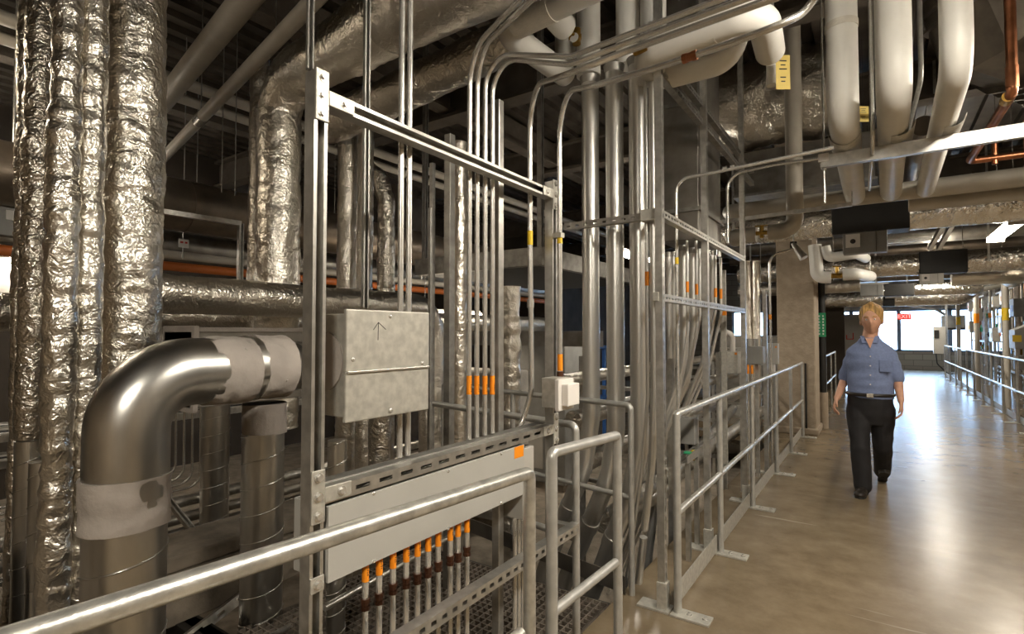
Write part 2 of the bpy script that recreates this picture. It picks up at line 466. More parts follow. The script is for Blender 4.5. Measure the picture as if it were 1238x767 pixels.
# second column far left in the bay, walls of the left bay
struct('column_steel', MB().box((-7.9, 7.4, ZP), (-7.5, 7.8, ZC - .06)), 'beam')
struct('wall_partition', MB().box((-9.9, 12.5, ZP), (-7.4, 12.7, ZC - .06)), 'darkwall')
# brown partition beyond the column
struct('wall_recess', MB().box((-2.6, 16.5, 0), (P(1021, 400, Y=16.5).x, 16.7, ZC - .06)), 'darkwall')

# ================================================================= LAMPS OF THE ROOM
def fixture(loc, label, rz=0, L=1.2, drop=None, lamp='lamp', group='fluorescent fixtures'):
    x, y, z = loc
    t = thing('fluorescent_light', label, 'light fixture', loc, group)
    a = V((math.sin(rz), math.cos(rz), 0)); c = V(loc)
    MB().obox(c - a*L/2 + EZ*.045, c + a*L/2 + EZ*.045, .11, .05).build('housing', 'lightgrey', t, .006)
    b = MB(); n = 14; sx = V((a.y, -a.x, 0)); prof = [(-.085, .022)] + [(-.085*math.cos(math.pi*k/n), .02 - .055*math.sin(math.pi*k/n)) for k in range(n+1)] + [(.085, .022)]
    m = len(prof)
    vs = [c + a*s*(L/2 - .012) + sx*u + EZ*v for s in (-1, 1) for u, v in prof]
    b.add(vs, [(i, (i+1) % m, m + (i+1) % m, m + i) for i in range(m)], True); b.add(vs, [tuple(range(m))[::-1], tuple(range(m, 2*m))])
    b.build('diffuser', lamp, t)
    for s in (-1, 1): MB().obox(c + a*s*(L/2 - .012), c + a*s*(L/2 + .01), .18, .075).build('end_cap', 'plastic', t)
    if drop:
        for s in (-.35, .35): MB().tube([c + a*s*L + EZ*.07, c + a*s*L + EZ*(drop - z)], .005, 6).build('hanger_rod', 'conduit', t)
    return t
fixture((1.32, 8.75, 2.74), 'bright fluorescent fixture hanging over the walkway below the nearer foil duct', L=1.4, drop=ZTOP)
fixture((1.34, 18.3, 2.74), 'small distant fluorescent fixture glowing under the third duct, above the window end', drop=ZTOP)
fixture((1.02, 13.5, 2.80), 'fluorescent fixture over the walkway hidden behind the second foil duct', drop=ZTOP)
fixture((1.32, 4.3, 3.0), 'fluorescent fixture over the walkway just outside the right frame edge', drop=ZTOP)
fixture((.80, 1.95, 3.02), 'unseen fluorescent fixture added beside the viewer to light the white pipes', drop=ZTOP, lamp='lamp_strong')  # out-of-view lamp added close by to brighten the white pipes
fixture((.6, -1.6, 3.0), 'fluorescent fixture over the walkway behind the viewer', drop=ZTOP, lamp='lamp_strong')
fixture((1.3, 23.0, 2.6), 'fluorescent fixture over the walkway nearest to the far window', drop=ZTOP)
c = P(4, 318, D=7.2); fixture((c.x, c.y, c.z), 'lit fluorescent fixture in the far bay at the left photo edge', rz=1.3, drop=ZTOP)
c = P(3, 209, D=5.0); fixture((c.x - .35, c.y, c.z), 'lit fixture end above the electrical gear at the left photo edge', rz=1.2, L=.9, drop=ZTOP)
fixture((-5.2, .2, 3.4), 'fluorescent fixture in the left pipe bay outside the photo', rz=.4, drop=ZTOP, lamp='lamp_low')
fixture((-4.9, 5.6, 1.75), 'fluorescent fixture deep in the left pipe bay behind the ducts', rz=.1, drop=ZTOP, lamp='lamp_low')
fixture((-2.9, 7.2, 2.6), 'fluorescent fixture added in the pipe bay to light the low pipes', drop=ZTOP)  # lamp added so the low pipes behind the rail show up
fixture((3.6, 12.0, 3.0), 'fluorescent fixture above the right-hand pipe racks', drop=ZTOP, lamp='lamp_low')
fixture((3.6, 18.5, 3.0), 'fluorescent fixture above the far right pipe racks', drop=ZTOP, lamp='lamp_low')
# ================================================================= STRUT FRAME WITH ITS FITTINGS (front face in the plane X = -1.2)
XF = -1.2; XFC = XF - .0205
def pole_y(px, X): return P(px, 402, X=X).y
yl, yr = pole_y(385.5, XF), pole_y(671, XF)
zt = P(386, 80, X=XF).z; zr_top = P(668, 218, X=XF).z
zc1 = P(440, 137, X=XF).z; zc2 = P(402, 597.5, X=XF).z
fr = thing('strut_support', 'tall zinc strut frame with bolted tee plates holding the grey wireway and the conduits', 'support frame', (XFC, (yl+yr)/2, 0))
MB().strut((XFC, yl, ZP + .02), (XFC, yl, zc1 + .064), EX).build('post', 'strut', fr)
MB().strut((XFC, yr, ZP + .02), (XFC, yr, zr_top), EX).build('post', 'strut', fr)
MB().box((XFC - .06, yl - .06, ZP), (XFC + .06, yl + .06, ZP + .02)).build('base_plate', 'strut', fr)
MB().box((XFC - .06, yr - .06, ZP), (XFC + .06, yr + .06, ZP + .02)).build('base_plate', 'strut', fr)
MB().strut((XFC, yl + .022, zc1), (XFC, yr - .01, zc1), EX).build('crossbar', 'strut', fr)
MB().strut((XFC, yl + .022, zc2), (XFC, yr - .022, zc2), -EX, slot=True, pitch=.085, sl=.05, sw=.012).build('slotted_crossbar', 'strut', fr)
MB().strut((XFC - .041, yl + .022, zc2 + .004), (XFC - .041, yr - .022, zc2 + .004), -EX).build('crossbar', 'strutd', fr)
xl = -1.13; z3 = P(631, 677, X=xl + .02).z - .0205
MB().strut((xl, .55, z3), (xl, 2.16, z3), -EX, slot=True, pitch=.048, sl=.024, sw=.014).build('slotted_crossbar', 'strut', fr)
MB().box((xl - .0205, 2.10, z3 - .02), (XFC, 2.14, z3 + .02)).build('bracket', 'strut', fr)
def tee(y, z, s, vert=.137, stem=True):
    p = MB().box((XF, y - .0205, z - vert/2), (XF + .006, y + .0205, z + vert/2))
    if stem: p.box((XF, y + s*.0205, z - .0205), (XF + .006, y + s*.105, z + .0205))
    pl = p.build('tee_plate', 'boxgalv', fr, .002)
    for q in ((0, vert*.36), (0, 0), (0, -vert*.36)) + (((s*.072, 0),) if stem else ()):
        MB().bolt((XF + .006, y + q[0], z + q[1]), EX, .009).build('bolt', 'conduit', pl) if 0 else MB().bolt((XF + .006, y + q[0], z + q[1]), EX, .009).build('bolt', 'conduit', fr).__setattr__('parent', pl)
tee(yl, zc1, 1); tee(yl, zc2 + .005, 1); tee(yr, zc1, -1); tee(yr, zc2, -1)
zb = P(383, 706, X=XF).z
sq = MB().box((XF, yl - .0205, zb - .02), (XF + .006, yl + .0205, zb + .02)).build('square_washer', 'boxgalv', fr, .002)
MB().bolt((XF + .006, yl, zb), EX, .009).build('bolt', 'conduit', fr).parent = sq

# grey wireway (long enamelled steel box) bolted under the crossbar
wy0, wy1 = P(396, 650, X=XF).y, P(634, 560, X=XF).y
wz1, wz0 = P(396, 613, X=XF).z, P(396, 706, X=XF).z
ww = thing('wireway', 'long grey enamelled wireway box below the slotted crossbar, with an orange label at its end', 'wireway', (XF - .08, (wy0+wy1)/2, wz0))
MB().box((XF - .15, wy0, wz0), (XF - .004, wy1, wz1)).build('body', 'panel', ww, .003)
MB().box((XF - .003, wy0 + .002, wz0), (XF, wy1, wz1)).build('cover', 'panel', ww, .001)
for px, py in ((452, 596.5), (542, 569.5), (452, 678.5), (542, 639), (606, 608), (606, 548.5)):
    c = P(px, py, X=XF); MB().sphere(c, .006, 10, 6, (.5, 1, 1)).build('screw', 'conduit', ww)
a, c = P(622, 541, X=XF + .0008), P(633, 551, X=XF + .0008)
MB().box((XF, a.y, a.z), (XF + .0008, c.y, c.z)).build('label', 'orange', ww)
# wireway drop end with three conduits
MB().box((XF - .13, wy1 + .004, wz0 - .11), (XF - .01, wy1 + .09, wz1 - .02)).build('end_section', 'lightgrey', ww, .003)
for i in range(3):
    y = wy1 + .018 + i*.029
    o = MB().tube([(XF - .06, y, ZP), (XF - .06, y, wz0 - .105)], .0095, 12)
    one('conduit', o, 'conduit', ['thin conduit dropping from the wireway end, left of three', 'thin conduit dropping from the wireway end, middle of three', 'thin conduit dropping from the wireway end, right of three'][i], 'conduit', 'conduits under the wireway end')
# ten labelled conduits below
xs = (441.6, 458.3, 475, 491, 504.7, 517.5, 529.7, 544.3, 553.7, 564.5)
cy = (730, 723, 711, 704, 699, 691, 684, 677, 673, 666)
ordn = ('first', 'second', 'third', 'fourth', 'fifth', 'sixth', 'seventh', 'eighth', 'ninth', 'tenth')
for i, (px, py) in enumerate(zip(xs, cy)):
    c = P(px, py, X=-1.222); t = thing('conduit', 'short conduit with orange label and brown coupling under the wireway, %s from the left' % ordn[i], 'conduit', (c.x, c.y, ZP), 'labelled conduits under the wireway')
    MB().tube([(c.x, c.y, ZP), (c.x, c.y, wz0 + .002)], .0093, 14).build('tube', 'conduit', t)
    L = .052; lz = wz0 - .001
    lb = MB().tube([(c.x, c.y, lz - L), (c.x, c.y, lz)], .0101, 14).build('label', 'orange', t)
    ik = MB()
    for j in range(4): ik.box((c.x + .0100, c.y - .003 + .001*(j % 2), lz - .014 - j*.0065), (c.x + .0106, c.y + .003 - .001*((i + j) % 3), lz - .0115 - j*.0065))
    WLOC[lb.name] = WLOC[t.name]; ik.build('lettering', 'ink', lb)
    k = MB()
    for d, r in ((-.0105, .0140), (0, .0118), (.0105, .0140)): k.tube([(c.x, c.y, c.z + d - .0055), (c.x, c.y, c.z + d + .0055)], r, 8, smooth=False)
    k.build('coupling', 'brown', t)
# pull box with screwed cover
bx = -1.19
y0, y1 = P(418.5, 440, X=bx).y, P(519, 440, X=bx).y
z1, z0 = P(418.5, 373, X=bx).z, P(418.5, 512, X=bx).z
pb = thing('pull_box', 'square zinc pull box with a pencilled arrow on its two-part cover', 'electrical box', (bx - .1, (y0+y1)/2, z0))
MB().box((bx - .20, y0 + .012, z0 + .012), (bx - .014, y1 - .012, z1 - .012)).build('body', 'boxgalv', pb, .003)
zs = P(470, 447, X=bx).z
MB().box((bx - .014, y0, zs + .001), (bx, y1, z1)).build('upper_cover', 'boxgalv', pb, .004)
MB().box((bx - .014, y0, z0), (bx - .002, y1, zs + .003)).build('lower_cover', 'boxgalv', pb, .004)
MB().box((bx - .003, y0 + .003, zs - .002), (bx + .0045, y1 - .003, zs + .004)).build('seam_lip', 'conduit', pb, .0015)
for px, py in ((472, 382), (427, 434.5), (510.5, 439), (472.5, 496)):
    c = P(px, py, X=bx + .001); MB().sphere(c, .007, 10, 6, (.5, 1, 1)).build('screw', 'conduit', pb)
ar = MB()
for (ax, ay), (cx, cy2) in (((457, 411), (457.5, 390)), ((451.5, 398.5), (457.5, 389.5)), ((457.5, 389.5), (466.5, 398))):
    ar.tube([P(ax, ay, X=bx), P(cx, cy2, X=bx)], .0011, 6)
ar.build('arrow_mark', 'ink', pb)
MB().tube([(bx - .11, y0 + .006, (z0+z1)/2 + .01), (bx - .11, y0 + .02, (z0+z1)/2 + .01)], .085, 20).build('sealed_collar', 'putty', pb)

# ------------------------------------------------------------- conduits of the frame
def conduit(label, pts, r=.0094, bend=0, group='conduits on the strut frame', mat='conduit', extra=None, name='conduit', seg=14):
    b = MB().tube(pts, r, seg, bend=bend)
    if not extra: return one(name, b, mat, label, 'conduit', group)
    lo = min((V(p) for p in pts), key=lambda q: q.z)
    t = thing(name, label, 'conduit', lo, group); b.build('tube', mat, t)
    for nm, m, mb in extra: mb.build(nm, m, t)
    return t
def collar(nm, m, p0, p1, r): return (nm, m, MB().tube([p0, p1], r, 14, smooth=True))
xc = -1.268; ZW = zc2 + .03
for i, px in enumerate((483.8, 493.8)):
    y = pole_y(px, xc); w_ = 'left' if i == 0 else 'right'
    conduit('straight conduit rising from the pull box past the top crossbar, %s of its pair' % w_, [(xc, y, z1 - .008), (xc, y, 4.6)], .0095)
    conduit('short conduit between the pull box and the wireway, %s of its pair' % w_, [(xc, y, ZW), (xc, y, z0 + .008)], .0095)
zR = 2.45; RUN = P(1010, -54, Z=zR) - P(760, 41, Z=zR); RUN2 = P(700, -72, D=1.45) - P(614, 14, D=1.72)
for i, px in enumerate((567.2, 576.5, 586.3, 595.2)):
    y = pole_y(px, xc); lz = P(px, 466, X=xc).z
    lab = collar('label', 'orange', (xc, y, P(px, 476.5, X=xc).z), (xc, y, P(px, 454, X=xc).z), .0101)
    q = P(px, 470, X=xc); ik = MB()
    for j in range(4): ik.box((q.x + .0102, q.y - .0025, q.z - .01 + j*.008), (q.x + .0108, q.y + .0025, q.z - .0065 + j*.008))
    pts = [(xc, y, ZW)]
    if i < 2:
        pts += [(xc, y, P(px, 62, X=xc).z), P(614 + i*6.6, 14 + i*6.6, D=1.72), P(614 + i*6.6, 14 + i*6.6, D=1.72) + RUN2]; bd = .13; pts = ext(pts, .9)
    else:
        k = i - 2
        pts += [(xc, y, P(px, 64 + 5*k, X=xc).z), P(690, 68 + 10*k, D=1.84), P(760, 41 + 9.5*k, Z=zR), P(760, 41 + 9.5*k, Z=zR) + RUN]; bd = .10; pts = ext(pts, 2.4)
    conduit('conduit with an orange label behind the wireway end, %s of four' % ordn[i], pts, .0094, bd, extra=[lab, ('lettering', 'ink', ik)])
xc = -1.268
ya = pole_y(641, xc)
A0 = V((xc, ya, P(641, 402, X=xc).z))
def zat(py, px, X): return P(px, py, X=X).z
pts = [P(621, 529, X=-1.318), P(633, 507, X=-1.305), (xc, ya + .012, zat(470, 645, xc)), (xc, ya, zat(300, 641.5, xc)), (xc, ya, zat(104, 641, xc)), P(690, 88, D=1.86), P(760, 60.5, Z=2.45), P(760, 60.5, Z=2.45) + RUN]; pts = ext(pts, 2.4)
conduit('conduit bent at both ends behind the right frame post, with yellow label and coupling', pts, .0115, .14, extra=[
    collar('label', 'yellow', (xc, ya, zat(296, 641, xc)), (xc, ya, zat(279, 641, xc)), .0123),
    collar('coupling', 'conduit', (xc, ya + .003, zat(372, 643, xc)), (xc, ya + .003, zat(362, 643, xc)), .0160)])
yb = pole_y(677, -1.17); xd = -1.17
pts = [(xd, yb, zat(456, 675, xd)), (xd, yb, zat(112, 678, xd)), P(716, 104, D=2.02), P(782, 85, Z=2.42), P(886, 51, Z=2.42), P(942, 30, Z=2.42), P(972, 16, D=1.62), P(992, -14, D=1.58), P(1000, -60, D=1.5)]; pts = ext(pts, .5)
cpl = P(834, 68.5, Z=2.42); dr = (P(886, 51, Z=2.42) - P(782, 85, Z=2.42)).normalized()
cpm = MB()
for d in (-.016, .016): cpm.tube([cpl + dr*(d-.008), cpl + dr*(d+.008)], .0165, 8, smooth=False)
cpm.tube([cpl - dr*.02, cpl + dr*.02], .0145, 12)
conduit('single conduit from the small white cover box, curving over the walkway with a copper-toned coupling', pts, .0115, .15, extra=[
    ('coupling', 'copper', cpm),
    collar('label', 'yellow', (xd, yb, zat(294, 676, xd)), (xd, yb, zat(286, 676, xd)), .0123),
    collar('label', 'orange', (xd, yb, zat(448, 675, xd)), (xd, yb, zat(428, 675, xd)), .0123),
    ('strap', 'boxgalv', MB().box((xd - .03, yb - .016, zat(287, 676, xd)), (xd + .014, yb + .018, zat(281, 676, xd)))),
    ('connector', 'brown', MB().tube([(xd, yb, zat(458, 675, xd)), (xd, yb, zat(449, 675, xd))], .015, 10))])
# small box with white cover
x0 = -1.19
sb = thing('outlet_box', 'small zinc outlet box with a raised white cover on the right frame post', 'electrical box', P(679, 495, X=-1.15))
a, c = P(664, 457, X=-1.16), P(677, 490, X=-1.16)
MB().box((-1.198, a.y, c.z), (-1.12, c.y + .02, a.z)).build('body', 'boxgalv', sb, .003)
a, c = P(676, 459, X=-1.10), P(690, 494, X=-1.10)
MB().box((-1.12, a.y - .004, c.z), (-1.10, c.y + .03, a.z)).build('cover', 'plastic', sb, .003)
MB().box((-1.10, a.y + .022, c.z + .02), (-1.07, c.y + .026, a.z - .02)).build('raised_lid', 'plastic', sb, .004)

# ================================================================= GUARD RAILS
XR0 = -.9
def pipe_thing(name, label, cat, pieces, loc, mat='rail', r=.019, group=None):
    t = thing(name, label, cat, loc, group)
    for nm, pts, bend, rr in pieces: MB().tube(pts, rr or r, 20, bend=bend).build(nm, mat, t)
    return t
e0 = P(40, 766, X=XR0); e1 = P(640, 571, X=XR0 )
dirn = (e1 - e0).normalized(); st = e0 - dirn*.9
m0 = P(632, 764, X=XR0)
pipe_thing('guard_rail', 'near galvanised pipe guard rail sloping across the bottom left, ending beside the gate', 'guard rail',
  [('top_rail', [st, V((XR0, e1.y, e1.z)), (XR0, e1.y, 0)], .022, .0195),
   ('mid_rail', [V((XR0, m0.y - .01, m0.z)), V((XR0, m0.y - 1.6, m0.z))], 0, .0185),
   ('post', [(XR0, st.y + .15, 0), (XR0, st.y + .15, st.z)], 0, .0185)], (XR0, e1.y, 0))
g0 = P(667, 547, X=XR0); g1 = P(746, 526, X=XR0); l0 = P(667, 741, X=XR0); l1 = P(744, 680, X=XR0)
pipe_thing('gate', 'short pipe gate section with two bars, standing between the near rail and the grating', 'gate',
  [('frame', [(XR0, g0.y, 0), (XR0, g0.y, g0.z), (XR0, g1.y, g1.z), (XR0, g1.y, 0)], .02, .019),
   ('crossbar', [V((XR0, l0.y, l0.z)), V((XR0, l1.y, l1.z))], 0, .0175)], (XR0, g0.y, 0), 'railr')
# rails of the cross walk
def cross_rail(label, ptop, pleft, pbase, zt, zm, r=.0175):
    base = P(*pbase, Z=0); l = P(*pleft, Z=zt); top = V((base.x, base.y, zt)); d = (l - top)*.9; far = top + d
    t = thing('guard_rail', label, 'guard rail', base, 'cross walk guard rails')
    MB().tube([base, top, far], r, 18, bend=.03).build('top_rail', 'railr', t)
    MB().tube([base + EZ*zm, far + EZ*(zm - zt)], r*.92, 16).build('mid_rail', 'railr', t)
    for f in (.55, 1.0):
        q = top + d*f; MB().tube([(q.x, q.y, -.02), q], r, 16).build('post', 'railr', t)
    return base, d
baseA, dA = cross_rail('cross-walk guard rail before the big conduit bends, post at far grating edge', (770, 492), (519, 463), (764, 719), 1.08, .55)
tB = P(696, 514, Z=1.07); bB = V((tB.x, tB.y, 0))
u, v = P(519, 487, Z=1.07), tB; t = thing('guard_rail', 'cross-walk guard rail behind the gate, its post on the grating', 'guard rail', bB, 'cross walk guard rails')
d = u - v; far = v + d*1.5
MB().tube([bB, v, far], .0175, 18, bend=.03).build('top_rail', 'railr', t)
MB().tube([bB + EZ*.55, far - EZ*.52], .016, 16).build('mid_rail', 'railr', t)
MB().tube([(far.x, far.y, -.02), far], .0175, 16).build('post', 'railr', t)
# toe boards of the cross walk
q0 = V((baseA.x - .0, baseA.y, 0)); nd = V((dA.x, dA.y, 0)).normalized()
one('toe_board', MB().obox(q0 + EZ*.055 + nd*.03 - EY*.03, q0 + EZ*.055 + nd*1.7 - EY*.03, .008, .1), 'ductd', 'flat steel toe board along the far edge of the grating', 'toe board')
# grating: bearing bars and cross bars
def grating(label, org, ud, vd, nu, nv, pit=.042, h=.03, mat='grate'):
    t = MB()
    for i in range(nu + 1): t.obox(org + ud*i*pit - EZ*h/2, org + ud*i*pit + vd*nv*pit - EZ*h/2, .006, h)
    for j in range(nv + 1): t.obox(org + vd*j*pit - EZ*h*.4, org + vd*j*pit + ud*nu*pit - EZ*h*.4, .006, h*.7)
    g = thing('floor_grating', label, 'grating', org, 'floor gratings')
    t.build('bars', mat, g)
    f = MB(); A, B, C, D = org, org + ud*nu*pit, org + ud*nu*pit + vd*nv*pit, org + vd*nv*pit
    for p, q in ((A, B), (B, C), (C, D), (D, A)): f.obox(p - EZ*.025, q - EZ*.025, .008, .05)
    f.build('edge_frame', mat, g)
    return g
pv = V((nd.x, nd.y, 0)); pu = V((0, 1, 0))
pu = V((-nd.y, nd.x, 0)); pu = pu if pu.y > 0 else -pu
gorg = V((EDGE - .02, 1.45, -.005))
grating('dark bar grating behind the gate, between its posts and the toe board', V((EDGE - .02, 1.48, -.005)), -EX, EY, 34, 31)
grating('dark bar grating under the hanging orange-labelled conduits', V((EDGE - .46, .3, -.005)), -EX, EY, 24, 26)
# steel ledge angles of the pit edge
one('ledger_beam', MB().box((EDGE - 2.6, 1.40, -.22), (EDGE - .02, 1.46, -.04)).box((EDGE - 2.6, 1.36, -.05), (EDGE - .02, 1.475, -.04)), 'blackiron', 'dark steel ledger carrying the near edge of the grating', 'beam')
one('ledger_beam', MB().box((EDGE - 2.6, 2.80, -.22), (EDGE - .02, 2.86, -.04)), 'blackiron', 'dark steel ledger carrying the far edge of the grating', 'beam')

# corridor rail on the left
posts = [P(px, py, X=XR0).y for px, py in ((818.5, 600), (871, 600), (910.5, 600), (939.5, 560), (957, 540), (970.5, 500))]
zr = 1.062
t = thing('guard_rail', 'long pipe guard rail on the left of the walkway, running up to the column', 'guard rail', (XR0, posts[0], 0), 'walkway guard rails')
MB().tube([(XR0, posts[0], .012), (XR0, posts[0], zr), (XR0, posts[-1] + .02, zr)], .0195, 18, bend=.02).build('top_rail', 'rail', t)
MB().tube([(XR0, posts[0], .535), (XR0, posts[-1], .535)], .0185, 16).build('mid_rail', 'rail', t)
for i, y in enumerate(posts):
    MB().tube([(XR0, y, .012), (XR0, y, zr)], .0185 if i else .020, 18).build('post', 'railr', t)
    fp = MB().box((XR0 - .03, y - .05, 0), (XR0 + .17, y + .05, .012)).build('foot_plate', 'boxgalv', t, .002)
    for s in (.06, .14): MB().bolt((XR0 + s, y, .012), EZ, .010, .010).build('anchor_bolt', 'conduit', t).parent = fp
for a, c in zip(posts, posts[1:]): MB().box((XR0 - .028, a + .02, .015), (XR0 - .021, c - .02, .125)).build('toe_board', 'boxgalv', t)
# corridor rail on the right
XRR = 1.9
py = [23.4, 21.9, 20.4, 19.2, 18.0, 16.8, 15.6, 14.45, 13.25, 12.05, 10.85, 9.65, 8.45]
t = thing('guard_rail', 'long pipe guard rail on the right of the walkway, in front of the pipe racks', 'guard rail', (XRR, py[0], 0), 'walkway guard rails')
MB().tube([(XRR, py[0], .012), (XRR, py[0], zr), (XRR, py[-1], zr)], .0205, 14, bend=.02).build('top_rail', 'rail', t)
MB().tube([(XRR, py[0], .535), (XRR, py[-1], .535)], .0195, 14).build('mid_rail', 'rail', t)
for y in py:
    MB().tube([(XRR, y, .012), (XRR, y, zr)], .0195, 14).build('post', 'railr', t)
    MB().box((XRR - .17, y - .05, 0), (XRR + .12, y + .05, .012)).build('foot_plate', 'boxgalv', t, .002)
for a, c in zip(py[1:], py): MB().box((XRR + .02, a + .02, .015), (XRR + .027, c - .02, .125)).build('toe_board', 'boxgalv', t)
# short rail beyond the column
xs_ = P(1001, 440, Y=12.2).x
t = thing('guard_rail', 'short guard rail beyond the column, left of the walking man', 'guard rail', (xs_, 12.2, 0), 'walkway guard rails')
MB().tube([(xs_, 10.2, .0), (xs_, 10.2, zr), (xs_, 14.4, zr), (xs_, 14.4, 0)], .0195, 14, bend=.02).build('top_rail', 'rail', t)
MB().tube([(xs_, 10.2, .535), (xs_, 14.4, .535)], .0185, 14).build('mid_rail', 'rail', t)
for y in (11.6, 13.0): MB().tube([(xs_, y, 0), (xs_, y, zr)], .0185, 14).build('post', 'rail', t)
# ================================================================= LEFT BAY: DUCTS AND PIPES
def vert(px, D, z0, z1, py=402):
    c = P(px, py, D=D); return [V((c.x, c.y, z0)), V((c.x, c.y, z1))]
def foil_thing(name, label, pts, r, cat='duct', group=None, m='foil', **k):
    return one(name, MB().foil(pts, r, **k), m, label, cat, group)
# --- galvanised elbow duct with sealed joints
X0 = -2.0; ey = P(152, 640, X=X0).y; ez = P(300, 445, X=X0).z; re = .118
ye = P(372, 441, X=X0).y; Yp = lambda px: P(px, 446, X=X0).y; Zp = lambda py: P(152, py, X=X0).z
t = thing('elbow_duct', 'large shiny sheet-metal duct elbow with grey sealant bands, turning down at the lower left', 'duct', (X0, ey, ZP))
pts = fillet([(X0, ey, Zp(600)), (X0, ey, ez), (X0, Yp(292), ez)], .30, 16)
MB().tube(pts, re, 36, pre=True).build('elbow', 'duct', t)
b = MB().tube([(X0, ey, ZP), (X0, ey, Zp(600))], re - .004, 36)
b.helix((X0, ey, ZP), (X0, ey, Zp(630)), re - .003, .0035, .135).build('spiral_pipe', 'duct', t)
def band(pts, r, seed, nm='sealant_band'):
    return MB().foil(pts, r, seg=48, step=.010, amp=.008, seed=seed, folds=1.2).build(nm, 'putty', t)
band([(X0, ey, Zp(634)), (X0, ey, Zp(574))], re + .004, 1)
band([(X0, Yp(247), ez), (X0, Yp(297), ez)], re + .004, 2)
band([(X0, Yp(305), ez), (X0, Yp(342), ez)], re + .002, 3)
MB().tube([(X0, Yp(296), ez), (X0, Yp(301), ez)], re + .008, 36).build('joint_ring', 'duct', t)
MB().tube([(X0, Yp(301), ez), (X0, Yp(306), ez)], re + .005, 36).build('joint_ring', 'duct', t)
MB().tube([(X0, Yp(340), ez), (X0, Yp(348), ez), (X0, ye + .25, ez)], re, 32, rf=lambda f: re if f < .1 else re*.80).build('reducer', 'duct', t)
MB().tube([(X0, Yp(357), ez), (X0, Yp(360), ez)], re*.86, 32).build('joint_ring', 'duct', t)
for q, d in (((X0 + re*.8, Yp(280), ez + re*.62), 1), ((X0 + re*.93, Yp(327), ez - re*.4), 1)): MB().sphere(q, .008, 10, 6).build('plug', 'putty', t)

# --- foil wrapped risers at the left edge
fg = 'foil wrapped risers at the left edge'
foil_thing('foil_riser', 'widest and brightest foil-wrapped riser behind the elbow duct', vert(155, 2.70, ZP, ZTOP), .137, group=fg, seg=60, step=.016, amp=.010, seed=1, folds=1.3)
foil_thing('foil_riser', 'narrow foil riser directly left of the widest foil riser', vert(104, 2.42, ZP, ZTOP), .055, group=fg, seg=40, step=.014, amp=.008, seed=2, folds=1.3)
foil_thing('foil_riser', 'crumpled foil riser reaching the bottom rail, second left of the widest one', vert(72, 2.3, ZP, ZTOP), .054, group=fg, seg=40, step=.016, amp=.010, seed=3, folds=1.6)
foil_thing('foil_riser', 'dim foil riser ending in bare spiral duct, at far left', vert(41, 2.75, .96, ZTOP), .062, group=fg, m='foil2', seg=36, step=.02, amp=.012, seed=4)
foil_thing('foil_riser', 'leftmost thin foil riser beside the bright far bay', vert(24, 2.9, ZP, ZTOP), .036, group=fg, m='foil2', seg=30, step=.02, amp=.010, seed=5)
def spiral(name, label, pts, r, pitch=.13, m='duct', group='bare spiral ducts'):
    b = MB().tube(pts, r, 30); b.helix(pts[0], pts[1], r + .001, .0032, pitch)
    return one(name, b, m, label, 'duct', group)
spiral('spiral_duct', 'bare spiral duct at the left edge below the dim foil riser', vert(40, 2.75, ZP, .95), .062)
spiral('spiral_duct', 'thin bare spiral duct at the left edge beside the crumpled foil riser', vert(54, 2.5, ZP, .9), .045)
spiral('spiral_duct', 'wide bare spiral duct standing left of the strut frame post', vert(320, 2.9, ZP, P(320, 522, D=2.9).z), .106, .14)
c = P(320, 505, D=2.9)
one('sealant_band', MB().foil([(c.x, c.y, P(320, 523, D=2.9).z), (c.x, c.y, P(320, 487, D=2.9).z)], .110, seg=36, step=.015, amp=.004, seed=9), 'putty', 'grey sealant collar on top of the wide spiral duct', 'sealant')
spiral('spiral_duct', 'dull spiral duct standing behind the elbow duct, ending on the concrete beam', vert(262.5, 4.5, P(262, 657, D=4.5).z, P(262, 470, D=4.5).z), .108, .14)
one('spiral_duct', MB().tube(vert(409, 2.6, ZP, .98), .045, 24).helix(*vert(409, 2.6, ZP, .98), .046, .003, .1), 'duct', 'slim spiral duct just right of the strut frame post below the pull box', 'duct', 'bare spiral ducts')
# --- rectangular sheet ducts behind the elbow
XD = -2.62; a, c = P(232, 400, X=XD), P(402, 396, X=XD)
t = thing('plenum_duct', 'rectangular grey duct with sealed flanges behind the elbow duct', 'duct', (XD - .3, (a.y + c.y)/2, a.z - .36))
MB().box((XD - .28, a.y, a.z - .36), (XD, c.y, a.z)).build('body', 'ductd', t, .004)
for y in (a.y, c.y - .02): MB().box((XD - .30, y, a.z - .38), (XD + .02, y + .025, a.z + .025)).build('flange', 'putty', t, .004)
MB().box((XD - .28, a.y + .02, a.z - .005), (XD + .012, c.y - .02, a.z + .018)).build('sealed_edge', 'putty', t, .004)
XD -= .9; a, c = P(190, 400, X=XD - .1), P(226, 400, X=XD - .1)
t = thing('plenum_duct', 'small square duct end with a round inlet, left of the longer rectangular duct', 'duct', (XD - .4, a.y, a.z - .4))
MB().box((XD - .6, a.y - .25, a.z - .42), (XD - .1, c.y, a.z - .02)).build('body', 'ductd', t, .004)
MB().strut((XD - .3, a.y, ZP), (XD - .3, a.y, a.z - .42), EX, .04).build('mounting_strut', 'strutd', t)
q = P(208, 425, X=XD - .1); MB().tube([q - EX*.01, q + EX*.05], .09, 24).build('inlet_collar', 'duct', t)
